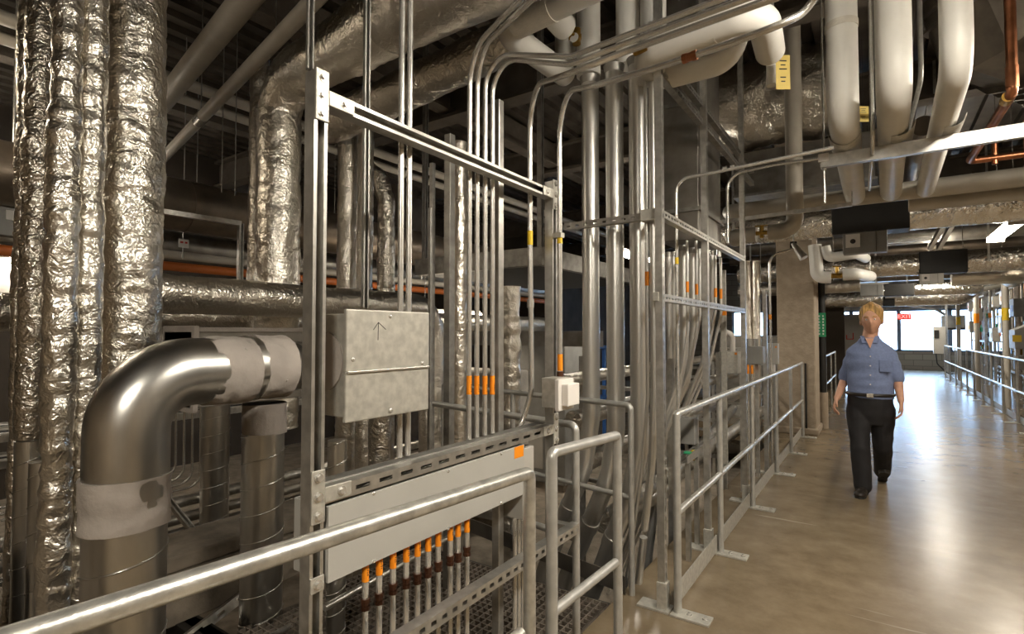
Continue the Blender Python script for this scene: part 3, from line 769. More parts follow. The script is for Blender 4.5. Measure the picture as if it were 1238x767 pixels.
# --- foil pipe along the bay
xh = -3.4; zh = P(280, 359, X=xh).z
q = P(522, 365, X=xh)
foil_thing('foil_pipe', 'horizontal foil-wrapped pipe crossing behind the strut frame and turning down past the pull box', [(xh, 1.0, zh), (xh, q.y, zh), (xh, q.y, ZP)], .114, 'pipe', bend=.25, seg=44, step=.022, amp=.007, seed=11)
xh2 = -4.6; z2 = P(260, 383, X=xh2).z
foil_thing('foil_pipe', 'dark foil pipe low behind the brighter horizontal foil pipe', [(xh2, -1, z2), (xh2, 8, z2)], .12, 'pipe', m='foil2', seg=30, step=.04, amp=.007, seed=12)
# --- foil riser with elbow and overhead ducts
e = P(336, 300, D=4.25)
foil_thing('foil_riser', 'foil riser left of the strut frame whose elbow turns into the big overhead duct', [(e.x, e.y, .75), (e.x, e.y, P(338, 95, D=4.25).z), P(420, 55, D=3.7), P(470, 22, D=3.4)], .160, bend=.32, seg=48, step=.022, amp=.011, seed=13, folds=1.2, rf=lambda f: .160 + .05*max(0, f - .6)/.4)
c = P(311, 300, D=4.7)
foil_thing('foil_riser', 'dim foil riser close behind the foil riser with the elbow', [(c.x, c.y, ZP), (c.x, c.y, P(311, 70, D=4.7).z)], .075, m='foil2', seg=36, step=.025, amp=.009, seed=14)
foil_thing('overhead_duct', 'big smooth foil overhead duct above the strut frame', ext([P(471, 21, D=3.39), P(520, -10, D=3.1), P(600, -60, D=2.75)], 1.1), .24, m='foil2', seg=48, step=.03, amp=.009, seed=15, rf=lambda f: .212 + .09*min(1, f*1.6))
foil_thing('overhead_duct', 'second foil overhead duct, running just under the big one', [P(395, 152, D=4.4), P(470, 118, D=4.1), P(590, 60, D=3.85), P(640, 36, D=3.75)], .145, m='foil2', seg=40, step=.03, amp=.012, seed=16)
fg = 'foil wrapped risers behind the strut frame'
foil_thing('foil_riser', 'foil riser seen just right of the tall frame post, left of a pair', vert(420, 4.65, ZP, P(420, 140, D=4.65).z), .092, group=fg, m='foil', seg=36, step=.022, amp=.009, seed=17)
foil_thing('foil_riser', 'foil riser seen right of the tall frame post, right of a pair', vert(440, 4.5, ZP, P(440, 130, D=4.5).z), .065, group=fg, m='foil', seg=32, step=.022, amp=.008, seed=18)
foil_thing('flexible_duct', 'thin crinkled flexible duct with a bent top behind the conduit pair', [P(438, 200, D=5), P(458, 214, D=5), P(467, 245, D=5), V((P(468, 500, D=5).x, P(468, 500, D=5).y, ZP))], .075, m='foil2', bend=.1, seg=30, step=.022, amp=.010, seed=19)
foil_thing('foil_riser', 'thin foil riser left of the four orange-labelled conduits', vert(554, 3.6, ZP, P(554, 170, D=3.6).z), .055, group=fg, seg=30, step=.022, amp=.008, seed=20)
foil_thing('foil_riser', 'foil riser ending under the steel platform, right of the orange-labelled conduits', vert(617.5, 4.4, ZP, P(618, 346, D=4.4).z), .076, group=fg, seg=36, step=.022, amp=.010, seed=21, folds=1.6)
for px_, l_ in ((903, 'left'), (914, 'right')): foil_thing('foil_riser', 'distant foil riser against the window light behind the third rack post, %s one' % l_, vert(px_, 8.2, ZP, 2.6), .065, group='distant foil risers', m='foil', seg=24, step=.04, amp=.010, seed=px_)
foil_thing('foil_riser', 'foil riser low behind the pull box, seen below it', vert(460, 3.6, ZP, .95), .07, group=fg, m='foil2', seg=30, step=.03, amp=.008, seed=22)
# --- far ducts and pipes of the bay
XB = -5.8; z = P(240, 252, X=XB).z
one('round_duct', MB().tube([(XB, -2, z), (XB, 11, z)], .26, 32).tube([(XB, P(222, 250, X=XB).y, z), (XB, P(222, 250, X=XB).y + .03, z)], .266, 32), 'ductbrown', 'brown-grey round duct high in the left bay', 'duct')
XQ = -6.6; z = P(230, 300, X=XQ).z
hung('round_duct', MB().tube([(XQ, -2, z), (XQ, 11, z)], .17, 24), 'ductd', 'dull round duct under the brown-grey duct in the left bay', 'duct', None, [(XQ, 5.0, z + .16)])
z = P(230, 327, X=XQ).z; hung('orange_pipe', MB().tube([(XQ + .27, -2, z), (XQ + .27, 11, z)], .05, 14), 'orangepipe', 'thin orange pipe low in the left bay', 'pipe', None, [(XQ + .27, 6.2, z + .04)])
z = P(230, 316, X=XQ).z; hung('white_pipe', MB().tube([(XQ + .42, -2, z), (XQ + .42, 11, z)], .045, 14), 'greywhite', 'off-white pipe above the thin orange pipe in the left bay', 'pipe', None, [(XQ + .42, 6.4, z + .04)])
tg = P(222, 294, D=5.6); one('hanging_tag', MB().box(tg - V((.0, .05, .045)), tg + V((.004, .05, .045))).box(tg + V((.004, -.035, .0)), tg + V((.006, -.005, .02)), 1).box(tg + V((.004, .01, .0)), tg + V((.006, .035, .02)), 1), ['plastic', 'red'], 'white tag with red marks hanging on a rod in the left bay', 'tag')
t_ = P(291, 270, D=5.2); u_ = P(195, 262, D=4.7)
tz = thing('pipe_hanger', 'pale strut trapeze hanger below the brown-grey duct in the left bay', 'hanger', P(291, 345, D=5.2))
MB().strut(V((t_.x, t_.y, P(291, 345, D=5.2).z)), V((t_.x, t_.y, t_.z)), EX, .045).build('post', 'strut', tz)
MB().strut(t_, V((u_.x, u_.y - .4, t_.z)), EZ, .045).build('crossbar', 'strut', tz)
pp = 'grey pipes under the deck'
one('ceiling_pipe', MB().tube(ext([P(190, 131, Z=3.7), P(310, -18, Z=3.7)], 4), .085, 20), 'greywhite', 'thicker grey pipe running diagonally under the deck at upper left', 'pipe', pp)
b = MB().tube(ext([P(190, 198, Z=3.5), P(395, -16, Z=3.5)], 1.2), .05, 18)
cl = P(243, 143, Z=3.5); dd = (P(395, -16, Z=3.5) - P(190, 198, Z=3.5)).normalized()
t = thing('ceiling_pipe', 'thinner grey pipe running diagonally under the deck with a shiny clamp', 'pipe', cl, pp)
b.build('tube', 'greywhite', t); MB().tube([cl - dd*.09, cl + dd*.09], .056, 18).build('clamp', 'conduit', t)
MB().tube([cl, V((cl.x, cl.y, ZTOP))], .006, 8).build('hanger_rod', 'strutd', t)
for i, (px, py0, py1, D, r, w) in enumerate(((150, 95, 95, 5.6, .055, 'upper'), (150, 112, 112, 5.9, .05, 'lower'))):
    c = P(300, 128 + 18*i, D=D); one('ceiling_pipe', MB().tube([(c.x, -3, c.z), (c.x, 12, c.z)], r, 14), 'greywhite', 'dim pipe running along the left bay under the deck, %s of two' % w, 'pipe', pp)
for i, (px, pyb, D) in enumerate(((221, 312, 5.6), (268, 232, 5.0), (284, 236, 5.3), (238, 225, 5.8), (333, 60, 3.9))):
    c = P(px, pyb, D=D); one('hanger_rod', MB().tube([c, V((c.x, c.y, ZTOP))], .006, 6), 'strutd', 'thin steel hanger rod in the left bay, %s from the left' % ('first', 'third', 'fourth', 'second', 'fifth')[i], 'rod', 'hanger rods in the left bay')
# --- hanging struts behind the frame
for px, pyb, D, lab in ((374.5, 84, 1.9, 'hanging strut above the tall frame post'), (441, 372, 2.1, 'dark hanging strut between the frame post and the conduit pair')):
    c = P(px, pyb, D=D); one('hanging_strut', MB().strut(c, V((c.x, c.y, ZTOP)), (EX - EY*.3), .022), 'strutd', lab, 'strut', 'hanging struts behind the frame')
def tubepost(px, D, z0, pyt, sz, lab, m='strutd'):
    c = P(px, 402, D=D); zt_ = P(px, pyt, D=D).z
    t = thing('steel_post', lab, 'post', (c.x, c.y, z0), 'steel posts behind the conduits')
    MB().box((c.x - sz/2, c.y - sz/2, z0 + .012), (c.x + sz/2, c.y + sz/2, zt_)).build('shaft', m, t, .003)
    MB().box((c.x - sz, c.y - sz, z0), (c.x + sz, c.y + sz, z0 + .012)).build('base_plate', m, t)
    return t
tubepost(543, 3.2, ZP, 160, .048, 'dull square steel post left of the four orange-labelled conduits')
t = tubepost(602, 2.25, ZP, 118, .036, 'flat pale steel post directly behind the four orange-labelled conduits', 'strut')
tubepost(522, 4.2, ZP, 195, .035, 'slim steel post far behind the frame right of the conduit pair')
tubepost(520, 2.9, ZP, 250, .02, 'thin steel post just right of the pull box')
# --- steel platform
c = P(655, 320, Z=2.02); zt_ = P(655, 297, D=(c - EYE).dot(FW)).z
t = thing('steel_platform', 'dark steel platform with channel edges behind the right frame post', 'platform', (c.x, c.y, 2.02))
MB().box((c.x - 1.35, c.y, 2.02), (c.x, c.y + .05, zt_)).build('edge_channel', 'strutd', t, .004)
MB().box((c.x - .05, c.y + .05, 2.02), (c.x, c.y + 2.2, zt_)).build('edge_channel', 'strutd', t, .004)
MB().box((c.x - 1.35, c.y + .05, 2.03), (c.x - .05, c.y + 2.2, 2.06)).build('deck_plate', 'blackiron', t)
for qx, qy in ((c.x - .06, c.y + .08), (c.x - 1.3, c.y + .08), (c.x - 1.3, c.y + 2.1), (c.x - .06, c.y + 2.1)):
    MB().strut((qx, qy, zt_), (qx, qy, ZTOP), EX, .04).build('hanger', 'strutd', t)
# --- concrete beam, low clutter of the pit
xq = P(250, 662, D=2.95).x - .0; zb_ = P(250, 662, D=2.95).z
one('concrete_beam', MB().box((xq - .4, 1.31, zb_ - .36), (xq, 3.1, zb_ - .09)).box((xq - .4, 1.31, zb_ - .085), (xq - .015, 3.1, zb_)), 'concrete', 'rough concrete beam low in the left bay behind the elbow duct', 'beam', bevel=.012)
xq2 = P(30, 720, D=2.4)
one('concrete_beam', MB().box((xq2.x - .6, -1.2, ZP), (xq2.x - .02, .62, xq2.z + .05)), 'concrete', 'low concrete kerb at the bottom left corner behind the near rail', 'beam', bevel=.012)
one('steel_beam', MB().box((-5.4, P(640, 418, D=6).y, P(640, 418, D=6).z), (P(722, 410, D=5.5).x, P(640, 418, D=6).y + .12, P(640, 400, D=6).z)), 'ductd', 'horizontal grey steel channel across the bay behind the small white cover box', 'beam')
def tray(lab, x, y0, y1, z, w=.3, n=14, group='cable trays in the left bay'):
    t = thing('cable_tray', lab, 'cable tray', (x, (y0+y1)/2, z), group)
    for s in (-1, 1): MB().box((x + s*w/2 - .004, y0, z), (x + s*w/2 + .004, y1, z + .06)).build('side_rail', 'galv', t)
    r = MB()
    for i in range(n): y = y0 + (y1 - y0)*(i + .5)/n; r.box((x - w/2, y - .012, z + .005), (x + w/2, y + .012, z + .02))
    r.build('rungs', 'galv', t)
    for k in range(4): MB().tube([(x - w*.35 + k*w*.23, y0, z + .035), (x - w*.35 + k*w*.23, y1, z + .035)], .014, 8).build('cable', 'rubber' if k % 2 else 'lightgrey', t)
    for y in (y0 + .3, y1 - .3): MB().strut((x - w/2 - .03, y, ZP), (x - w/2 - .03, y, z + .05), EX, .04).build('support', 'strutd', t)
c = P(245, 500, D=5.6); tray('pale cable tray low behind the elbow duct and the spiral ducts', c.x, .2, 8, c.z, .5, 44)
c = P(10, 560, D=4.2); tray('cable tray at the left photo edge below the bright far bay', c.x, -1.5, 2.2, c.z, .4, 26)
c = P(10, 520, D=5.4); tray('upper cable tray at the left photo edge', c.x, -2.0, 2.6, c.z, .4, 26)
for i in range(4):
    c0 = P(212 + i*10, 480, D=5.0); c1 = P(212 + i*10, 575 + 4*i, D=5.0)
    one('conduit', MB().tube([c0 + EZ*.9, c1, c1 - EY*1.3 - EX*.1], .011, 10, bend=.12), 'conduit', 'thin bent conduit behind the elbow duct, %s of four' % ('first', 'second', 'third', 'fourth')[i], 'conduit', 'bent conduits behind the elbow duct')
for i, (px, py, D, r) in enumerate(((225, 605, 4.6, .05), (225, 625, 4.5, .045), (225, 640, 4.6, .03))):
    c = P(px, py, D=D); one('low_pipe', MB().tube([(c.x, c.y - 2, c.z), (c.x, c.y + 3.5, c.z)], r, 14), 'ductd' if i else 'galv', 'pipe lying low behind the elbow duct, %s of three' % ('top', 'middle', 'bottom')[i], 'pipe', 'low pipes behind the elbow duct')
a, c = P(203, 604, D=4.0), P(232, 640, D=4.0); one('strut_brace', MB().strut(a, c, EX + EZ, .041, slot=True), 'strut', 'slotted strut brace slanting low behind the elbow duct', 'strut', 'loose struts low in the left bay')
a, c = P(222, 775, D=2.7), P(300, 715, D=3.1); one('strut_brace', MB().strut(a, c, -EX - EZ*.4, .05, slot=True, pitch=.11, sl=.05), 'strut', 'slotted strut brace slanting up below the concrete beam', 'strut', 'loose struts low in the left bay')
c = P(21, 690, D=3.4); one('strut_brace', MB().strut((c.x, c.y, ZP), (c.x - .05, c.y, P(18, 648, D=3.4).z), -EX*.6 - EY, .04, slot=True), 'strut', 'slotted strut upright at the left photo edge low down', 'strut', 'loose struts low in the left bay')
for i, (a, c, D) in enumerate((((392, 690), (470, 655), 2.6), ((392, 735), (560, 640), 2.4), ((392, 655), (520, 600), 3.2), ((310, 780), (372, 745), 2.3))):
    a = P(*a, D=D); c = P(*c, D=D + .8); one('low_pipe', MB().tube([a, c], .016 if i else .02, 12), 'galv', 'thin pipe below the wireway behind the orange labels, %s of four' % ordn[i], 'pipe', 'thin pipes behind the orange labels')
# lit bay at the far left edge: pale partition with gear on it
c = P(8, 400, D=8.2)
struct('wall_bay', MB().box((c.x - 2.6, c.y - 1.6, ZP), (c.x - 2.5, c.y + .45, 3.0)), 'beigewall')
c = P(6, 345, D=7.0)
t = thing('control_cabinet', 'pale control cabinet on the lit partition at the left photo edge', 'electrical cabinet', c)
MB().box(c + V((-.25, -.35, -.2)), c + V((0, .25, .25))).build('body', 'plastic', t, .01)
MB().box(c + V((0, -.3, -.15)), c + V((.012, .2, .2))).build('door', 'lightgrey', t, .004)
MB().box(c + V((-.4, -.3, -.1)), c + V((-.25, .2, .15))).build('wall_mount', 'strutd', t)
one('orange_pipe', MB().tube([P(-60, 301, D=7.4), P(18, 302, D=7.4)], .035, 12), 'orangepipe', 'orange pipe above the lamp at the left photo edge', 'pipe')
c = P(14, 262, D=4.4)
t = thing('junction_box', 'small grey junction box with a white plate beside the leftmost foil riser', 'electrical box', c - EZ*.12)
MB().box(c + V((-.1, -.12, -.16)), c + V((.02, .06, .12))).build('body', 'greypaint', t, .006)
MB().box(c + V((.02, -.04, -.03)), c + V((.03, .04, .05))).build('plate', 'plastic', t)
MB().tube([c + EZ*.12, V((c.x, c.y, ZTOP))], .012, 10).build('hanger_conduit', 'conduit', t)
# ================================================================= CONDUIT RACK BETWEEN THE BAY AND THE WALKWAY
XS = -.985
py_ = [P(px, 402, X=XS).y for px in (798.5, 853.5, 899)]
rk = thing('conduit_rack', 'tall slotted strut rack on the left of the walkway carrying the big conduits', 'support frame', (XS, py_[0], 0))
for y in py_:
    MB().strut((XS, y, .012), (XS, y, ZTOP if y < 4.6 else 4.1), -EX, slot=True, pitch=.05, sl=.028, sw=.014).build('post', 'strut', rk)
    MB().box((XS - .13, y - .05, 0), (XS + .045, y + .05, .012)).build('foot_plate', 'boxgalv', rk, .002)
    MB().box((XS - .024, y - .03, .012), (XS + .030, y + .03, .15)).build('post_base', 'boxgalv', rk, .002)
zb1, zb2 = P(826, 274, X=XS).z, P(826, 364, X=XS).z
for a, c in ((py_[0], py_[1]), (py_[1], py_[2])):
    for z in (zb1, zb2): MB().strut((XS, a + .025, z), (XS, c - .025, z), -EX, slot=True).build('slotted_crossbar', 'strut', rk)
zb3, zb4 = P(874, 157, X=XS).z, P(874, 176, X=XS).z
for z in (zb3, zb4): MB().strut((XS - .02, py_[0] + .1, z), (XS - .02, py_[2] + .6, z), -EX, slot=True).build('slotted_crossbar', 'strutd', rk)
a, c = P(684, 274.5, Z=2.16), P(786, 261, Z=2.16)
MB().strut(a, c, EY, slot=True, pitch=.055, sl=.026).build('slotted_crossbar', 'strut', rk)
MB().box(c + V((-.045, -.035, -.03)), c + V((.06, .012, .035))).build('corner_fitting', 'boxgalv', rk, .003)
MB().box((XS - .03, py_[0] - .03, zb2 - .02), (XS + .0, py_[0] - .02, zb2 + .03)).build('corner_fitting', 'boxgalv', rk, .002)
# slim strut post further on, in front of the column
c = P(925, 402, D=5.75)
t = thing('strut_post', 'short strut post before the column, beside the conduit with the curved top', 'post', (c.x, c.y, 0))
MB().strut((c.x, c.y, .012), (c.x, c.y, P(925, 351, D=5.75).z), -EX, slot=True).build('shaft', 'strut', t)
MB().box((c.x - .13, c.y - .05, 0), (c.x + .03, c.y + .05, .012)).build('foot_plate', 'boxgalv', t)

# big conduits
bd = (c - a); bd = (P(786, 261, Z=2.16) - P(684, 274.5, Z=2.16)).normalized(); nb = V((-bd.y, bd.x, 0)); nb = nb if nb.y > 0 else -nb
def behind(px, off):
    o = P(684, 274.5, Z=2.16) + nb*off
    d = FW + RT*((px - CX)/FPX); d = V((d.x, d.y, 0))
    # intersect eye line with bar line (2-D)
    m = Matrix(((d.x, -bd.x), (d.y, -bd.y))).inverted()
    t = (m @ V((o.x, o.y)))[0]
    return V((d.x*t, d.y*t, 0))
def big(px, off, r, label, low, ztop, group='big conduit risers', coup=True, lab=None, rim=True):
    q = behind(px, off); t = thing('conduit_riser', label, 'conduit', (q.x, q.y, ZP), group)
    pts = [V((q.x, q.y, ztop)), V((q.x, q.y, P(px, low[0][1], Y=q.y).z))] + [P(a, c, Y=q.y + .07*i) for i, (a, c) in enumerate(low[1:])]
    MB().tube(pts, r, 26, bend=.45).build('tube', 'bigconduit', t)
    e, f = pts[-1], pts[-2]; d = (e - f).normalized()
    if coup: MB().tube([e - d*.02, e + d*.05], r*1.13, 26).build('coupling', 'bigconduit', t)
    low2 = e + d*((e.z - ZP)/max(.2, -d.z))
    MB().tube([e + d*.05, low2], r*1.02, 26).build('lower_bend', 'bigconduit', t)
    if rim: MB().tube([(q.x, q.y, ztop - .03), (q.x, q.y, ztop + .015)], r*1.18, 26, rf=lambda f: r*(1.02 + .2*f)).build('bushing', 'strutd', t)
    if lab: MB().tube([(q.x, q.y, P(px, lab[1], D=q.dot(FW)).z), (q.x, q.y, P(px, lab[0], D=q.dot(FW)).z)], r*1.05, 20).build('label', 'orange', t)
    return t
big(714.5, .16, .055, 'large conduit riser left of three, seen between the white cover box and the rack', [(714, 505), (706, 565), (688, 612)], P(714, 92, D=3.4).z)
big(744, .16, .055, 'large conduit riser in the middle of three behind the slotted bar', [(744, 520), (735, 580), (713, 632)], P(744, 78, D=3.3).z)
big(772.5, .16, .054, 'large conduit riser right of three beside the first rack post', [(772, 540), (762, 595), (741, 650)], P(770, 68, D=3.2).z)
if 0: big(729, .27, .050, 'dim large conduit riser in the second row, left', [(729, 510), (722, 560), (708, 610)], 3.2, 'back row conduit risers', False, rim=False)
if 0: big(759, .33, .050, 'dim large conduit riser in the second row, right', [(759, 520), (751, 575), (736, 630)], 3.2, 'back row conduit risers', False, rim=False)
big(790.5, .052, .022, 'medium conduit riser squeezed against the first rack post', [(790, 480), (788, 560), (779, 640)], 3.3, 'thin risers at the first rack post', False, rim=False)
big(782.5, .036, .011, 'thin conduit riser with an orange label left of the first rack post', [(782.5, 480), (777, 560), (766, 640)], 3.3, 'thin risers at the first rack post', False, (328, 345), False)
def riser(px, D, r, top, low, label, group, lab=None, m='bigconduit', bend=.35, lc='orange'):
    c = P(px, 402, D=D); zt_ = P(px, top, D=D).z
    pts = [V((c.x, c.y, zt_)), V((c.x, c.y, P(px, low[0], D=D).z))] + [P(a, b_, Y=c.y) for a, b_ in low[1:]]
    e, f = pts[-1], pts[-2]; d = (e - f).normalized()
    if d.z < -.3: pts.append(e + d*((e.z - ZP)/-d.z))
    else: pts.append(e - EZ*.3)
    t = thing('conduit_riser', label, 'conduit', (c.x, c.y, ZP), group)
    MB().tube(pts, r, 20, bend=bend).build('tube', m, t)
    if r > .02: MB().tube([(c.x, c.y, zt_ - .04), (c.x, c.y, zt_)], r*1.12, 20).build('bushing', 'strutd', t)
    if lab: MB().tube([(c.x, c.y, P(px, lab[1], D=D).z), (c.x, c.y, P(px, lab[0], D=D).z)], r*1.06, 14).build('label', lc, t)
g = 'conduits sweeping left behind the rack'
riser(827, 3.85, .032, 296, [425, (815, 484), (785, 560), (768, 602)], 'capped conduit behind the rack, sweeping down-left, left of the thick pair', g)
riser(838.5, 4.0, .029, 299, [400, (830, 460), (796, 538), (778, 580)], 'capped conduit behind the rack, sweeping down-left, right of the thick pair', g)
riser(809, 4.2, .022, 304, [430, (806, 480), (792, 590)], 'dim conduit nearest to the first rack post, behind its slotted edge', g)
riser(814.5, 4.35, .022, 304, [420, (811, 470), (796, 590)], 'dim conduit second from the first rack post, behind it', g)
riser(831.6, 3.75, .0105, 290, [400, (824, 450), (790, 540)], 'thin conduit with orange label between the thick capped pair', g, (340, 353))
riser(842.6, 3.9, .0105, 290, [395, (833, 450), (800, 530)], 'thin conduit with orange label right of the thick capped pair', g, (343, 356))
riser(846.5, 4.3, .012, 300, [385, (835, 440), (806, 520)], 'thin sweeping conduit behind the middle rack post', g)
g = 'conduits beyond the middle rack post'
riser(861, 4.6, .020, 308, [370, (849, 440), (820, 510)], 'dull conduit just right of the middle rack post', g)
riser(865.6, 4.5, .012, 308, [375, (853, 440), (823, 512)], 'bright conduit with orange label right of the middle rack post', g, (348, 359))
riser(872, 4.55, .012, 311, [380, (858, 440), (828, 512)], 'bright conduit with faded orange label left of the flat channel', g, (349, 361))
# flat channel with label, boxes, flexible tube behind the rack
c = P(875, 402, D=4.9)
t = thing('cable_channel', 'flat upright channel with an orange label behind the second rack bay', 'channel', (c.x, c.y, P(875, 440, D=4.9).z))
MB().box((c.x - .025, c.y, P(875, 560, D=4.9).z), (c.x + .02, c.y + .03, P(875, 326, D=4.9).z)).build('channel', 'boxgalv', t, .002)
MB().box((c.x - .026, c.y - .002, P(875, 381, D=4.9).z), (c.x + .021, c.y + .03, P(875, 376, D=4.9).z)).build('label', 'orange', t)
c = P(885, 438, D=5.0)
t = thing('terminal_box', 'zinc terminal box with an orange mark hung behind the rack at handrail height', 'electrical box', c - EZ*.1)
MB().box(c + V((-.11, -.05, -.1)), c + V((.06, .10, .1))).build('body', 'boxgalv', t, .004)
MB().box(c + V((.035, -.053, .075)), c + V((.055, -.05, .095))).build('label', 'orange', t)
for s in (-.1, .06): MB().strut(c + V((s, .12, .14)), V((c.x + s, c.y + .12, 0)), EY, .035).build('support_strut', 'strut', t)
MB().strut(c + V((-.13, .11, .12)), c + V((.1, .11, .12)), EY, .035, slot=True).build('bracket', 'strut', t)
MB().tube([c + V((.0, .03, .1)), c + V((.0, .03, .26)), c + V((-.09, .03, .30)), c + V((-.12, .03, .30))], .026, 16, bend=.06).build('flexible_tube', 'plastic', t)
c = P(912, 421, D=5.5)
t = thing('motor_box', 'dark box with a round housing between the third rack post and the column', 'electrical box', c - EZ*.16)
MB().box(c + V((-.10, -.06, -.16)), c + V((.09, .1, .02))).build('body', 'greypaint', t, .006)
MB().tube([c + V((-.05, -.02, .02)), c + V((-.05, -.02, .10))], .06, 20).build('housing', 'strutd', t)
for s in (-.06, -.02):
    ld = MB().tube([c + V((s, -.03, -.16)), V((c.x + s, c.y - .03, ZP))], .012, 10).build('lead', 'conduit', t)
    WLOC[ld.name] = WLOC[t.name]; MB().tube([c + V((s, -.03, -.26)), c + V((s, -.03, -.17))], .0135, 10).build('label', 'orange', ld)
MB().strut(c + V((.0, .12, .1)), V((c.x, c.y + .12, 0)), EY, .035).build('support_strut', 'strut', t)
c = P(933.5, 427, D=6.5)
t = thing('wall_box', 'light grey box with an orange mark in front of the column at handrail height', 'electrical box', c - EZ*.15)
MB().box(c + V((-.06, -.05, -.13)), c + V((.07, .05, .12))).build('body', 'lightgrey', t, .005)
MB().box(c + V((.04, -.053, .07)), c + V((.06, -.05, .09))).build('label', 'orange', t)
MB().box(c + V((-.03, -.03, -.24)), c + V((.03, .03, -.13))).build('outlet', 'plastic', t, .004)
MB().strut(c + V((.0, .07, .1)), V((c.x, c.y + .07, 0)), EY, .035).build('support_strut', 'strut', t)
c = P(931.5, 402, D=6.15); k = V((c.x, c.y, 0))
conduit('slender conduit with a curved top and orange dots rising in front of the column', [(c.x, c.y, 0), (c.x, c.y, P(931, 308, D=6.15).z), P(962, 300, Y=c.y + .1)], .013, .14, 'conduits beside the column', extra=[
  collar('label', 'orange', (c.x, c.y, P(931, 386, D=6.15).z), (c.x, c.y, P(931, 380, D=6.15).z), .0145)])
c = P(966, 303, D=6.1)
t = thing('spot_lamp', 'small silver spotlight tilted down beside the curved conduit above the column', 'lamp', c)
MB().tube([c + V((-.06, 0, .09)), c + V((.05, -.03, -.09))], .04, 18, rf=lambda f: .028 + .02*f).build('housing', 'strut', t)
MB().box(c + V((-.09, -.02, .04)), c + V((-.02, .02, .11))).build('bracket', 'blackiron', t)
MB().tube([c + V((-.055, 0, .09)), V((c.x - .055, c.y, ZTOP))], .008, 8).build('hanger_rod', 'strutd', t)

# conduit with the swept top carried over to the trapeze
c = P(819, 402, Y=3.62); yk = c.y
zc_ = P(850, 212, Y=yk).z; e = P(1008, 178, Y=yk)
lab = collar('label', 'yellow', (c.x, c.y, P(819, 319, Y=yk).z), (c.x, c.y, P(819, 311, Y=yk).z), .0122)
cps = [('coupling', 'conduit', MB().tube([P(px, py, Y=yk), P(px + 5, py - 1.1, Y=yk)], .0155, 10)) for px, py in ((874, 204), (883, 202))]
conduit('conduit rising behind the rack and sweeping right to the white pipes trapeze', [(c.x, c.y, .0), (c.x, c.y, P(819, 216, Y=yk).z), P(852, 210.5, Y=yk), e], .0115, .16, 'swept conduits above the rack', extra=[lab] + cps)
c = P(881.5, 402, Y=5.0); conduit('second swept conduit, behind the third rack post', [(c.x, c.y, 2.3), (c.x, c.y, P(882, 211, Y=5.0).z), P(935, 199, Y=5.0), P(1000, 190, Y=5.0)], .014, .14, 'swept conduits above the rack')
for i, px in enumerate((862, 870)):
    q = P(px, 402, D=4.9); one('conduit', MB().tube([(q.x, q.y, 2.2), (q.x, q.y, P(px, 172 + 6*i, D=4.9).z)], .02, 14), 'conduit', 'dim upright conduit high behind the middle rack post, %s of two' % ('left', 'right')[i], 'conduit', 'high conduits behind the middle rack post')
# sheet-metal riser duct behind the rack
a, c = P(803, 200, D=4.3), P(893, 200, D=5.4)
t = thing('duct_riser', 'tall dull rectangular sheet-metal duct riser behind the rack posts', 'duct', ((a.x + c.x)/2, (a.y + c.y)/2, P(830, 292, D=4.3).z))
MB().box((a.x - .05, a.y, P(830, 292, D=4.3).z), (c.x, a.y + .7, ZTOP)).build('body', 'ductd', t, .004)
for z in (2.45, 3.3): MB().box((a.x - .07, a.y - .02, z), (c.x + .02, a.y + .72, z + .03)).build('flange', 'strutd', t)
# low pipes along the walkway
lp = ((-1.40, .36, .055, 'galv', 'lowest bright galvanised pipe along the foot of the conduit rack'),
      (-1.62, .16, .075, 'foil2', 'thick dull pipe along the pit behind the rack, lowest'),
      (-1.75, .56, .06, 'foil2', 'foil-wrapped pipe at knee height behind the rack'),
      (-1.52, .72, .03, 'galv', 'thin galvanised pipe just above knee height behind the rack'),
      (-1.85, .86, .065, 'foil2', 'foil-wrapped pipe at hip height behind the rack'),
      (-1.60, .98, .024, 'galv', 'thin galvanised pipe at hip height behind the rack'),
      (-1.95, 1.14, .05, 'foil2', 'foil-wrapped pipe just above handrail height behind the rack'))
for x, z, r, m, l in lp:
    b = MB().foil([(x, 3.5, z), (x, 8.8, z)], r, seg=20, step=.05, amp=.004, seed=x) if m == 'foil2' else MB().tube([(x, 3.35, z), (x, 8.8, z)], r, 18)
    one('low_pipe', b, m, l, 'pipe', 'pipes running along behind the walkway rail')
for i, y in enumerate((4.1, 5.6, 7.1, 8.5)):
    t = thing('pipe_stand', 'strut stand carrying the low pipes behind the rail, %s from the near end' % ordn[i], 'support frame', (-1.7, y, ZP), 'strut stands under the low pipes')
    for x in (-1.32, -2.08): MB().strut((x, y, ZP), (x, y, 1.3), EX, .041, slot=True).build('post', 'strut', t)
    for z in (.28, .64, 1.07): MB().strut((-2.06, y + .045, z - .03), (-1.34, y + .045, z - .03), EZ, .03).build('crossbar', 'strut', t)
c = P(829, 520, D=3.75)
t = thing('switch_box', 'grey box on a strut behind the near rail post, beside a green mark', 'electrical box', (c.x, c.y, 0))
MB().box(c + V((-.05, -.04, -.09)), c + V((.07, .05, .09))).build('body', 'greypaint', t, .004)
MB().strut((c.x + .05, c.y + .08, ZP), (c.x + .05, c.y + .08, c.z + .1), EY, .03).build('support_strut', 'strut', t)
MB().box(c + V((.04, -.02, -.2)), c + V((.06, .0, -.13))).build('tag', 'yellow', t)
a, c = P(826, 556, D=3.45), P(866, 528, D=4.3)
t = thing('cable_tray', 'short slotted tray with a green mark, low behind the near rail', 'cable tray', a)
MB().strut(a, c, EZ, .05, slot=True).build('channel', 'strut', t)
MB().box(P(831, 548, D=3.5) - V((.02, .02, .0)), P(831, 548, D=3.5) + V((.02, .03, .008))).build('mark', 'green', t)
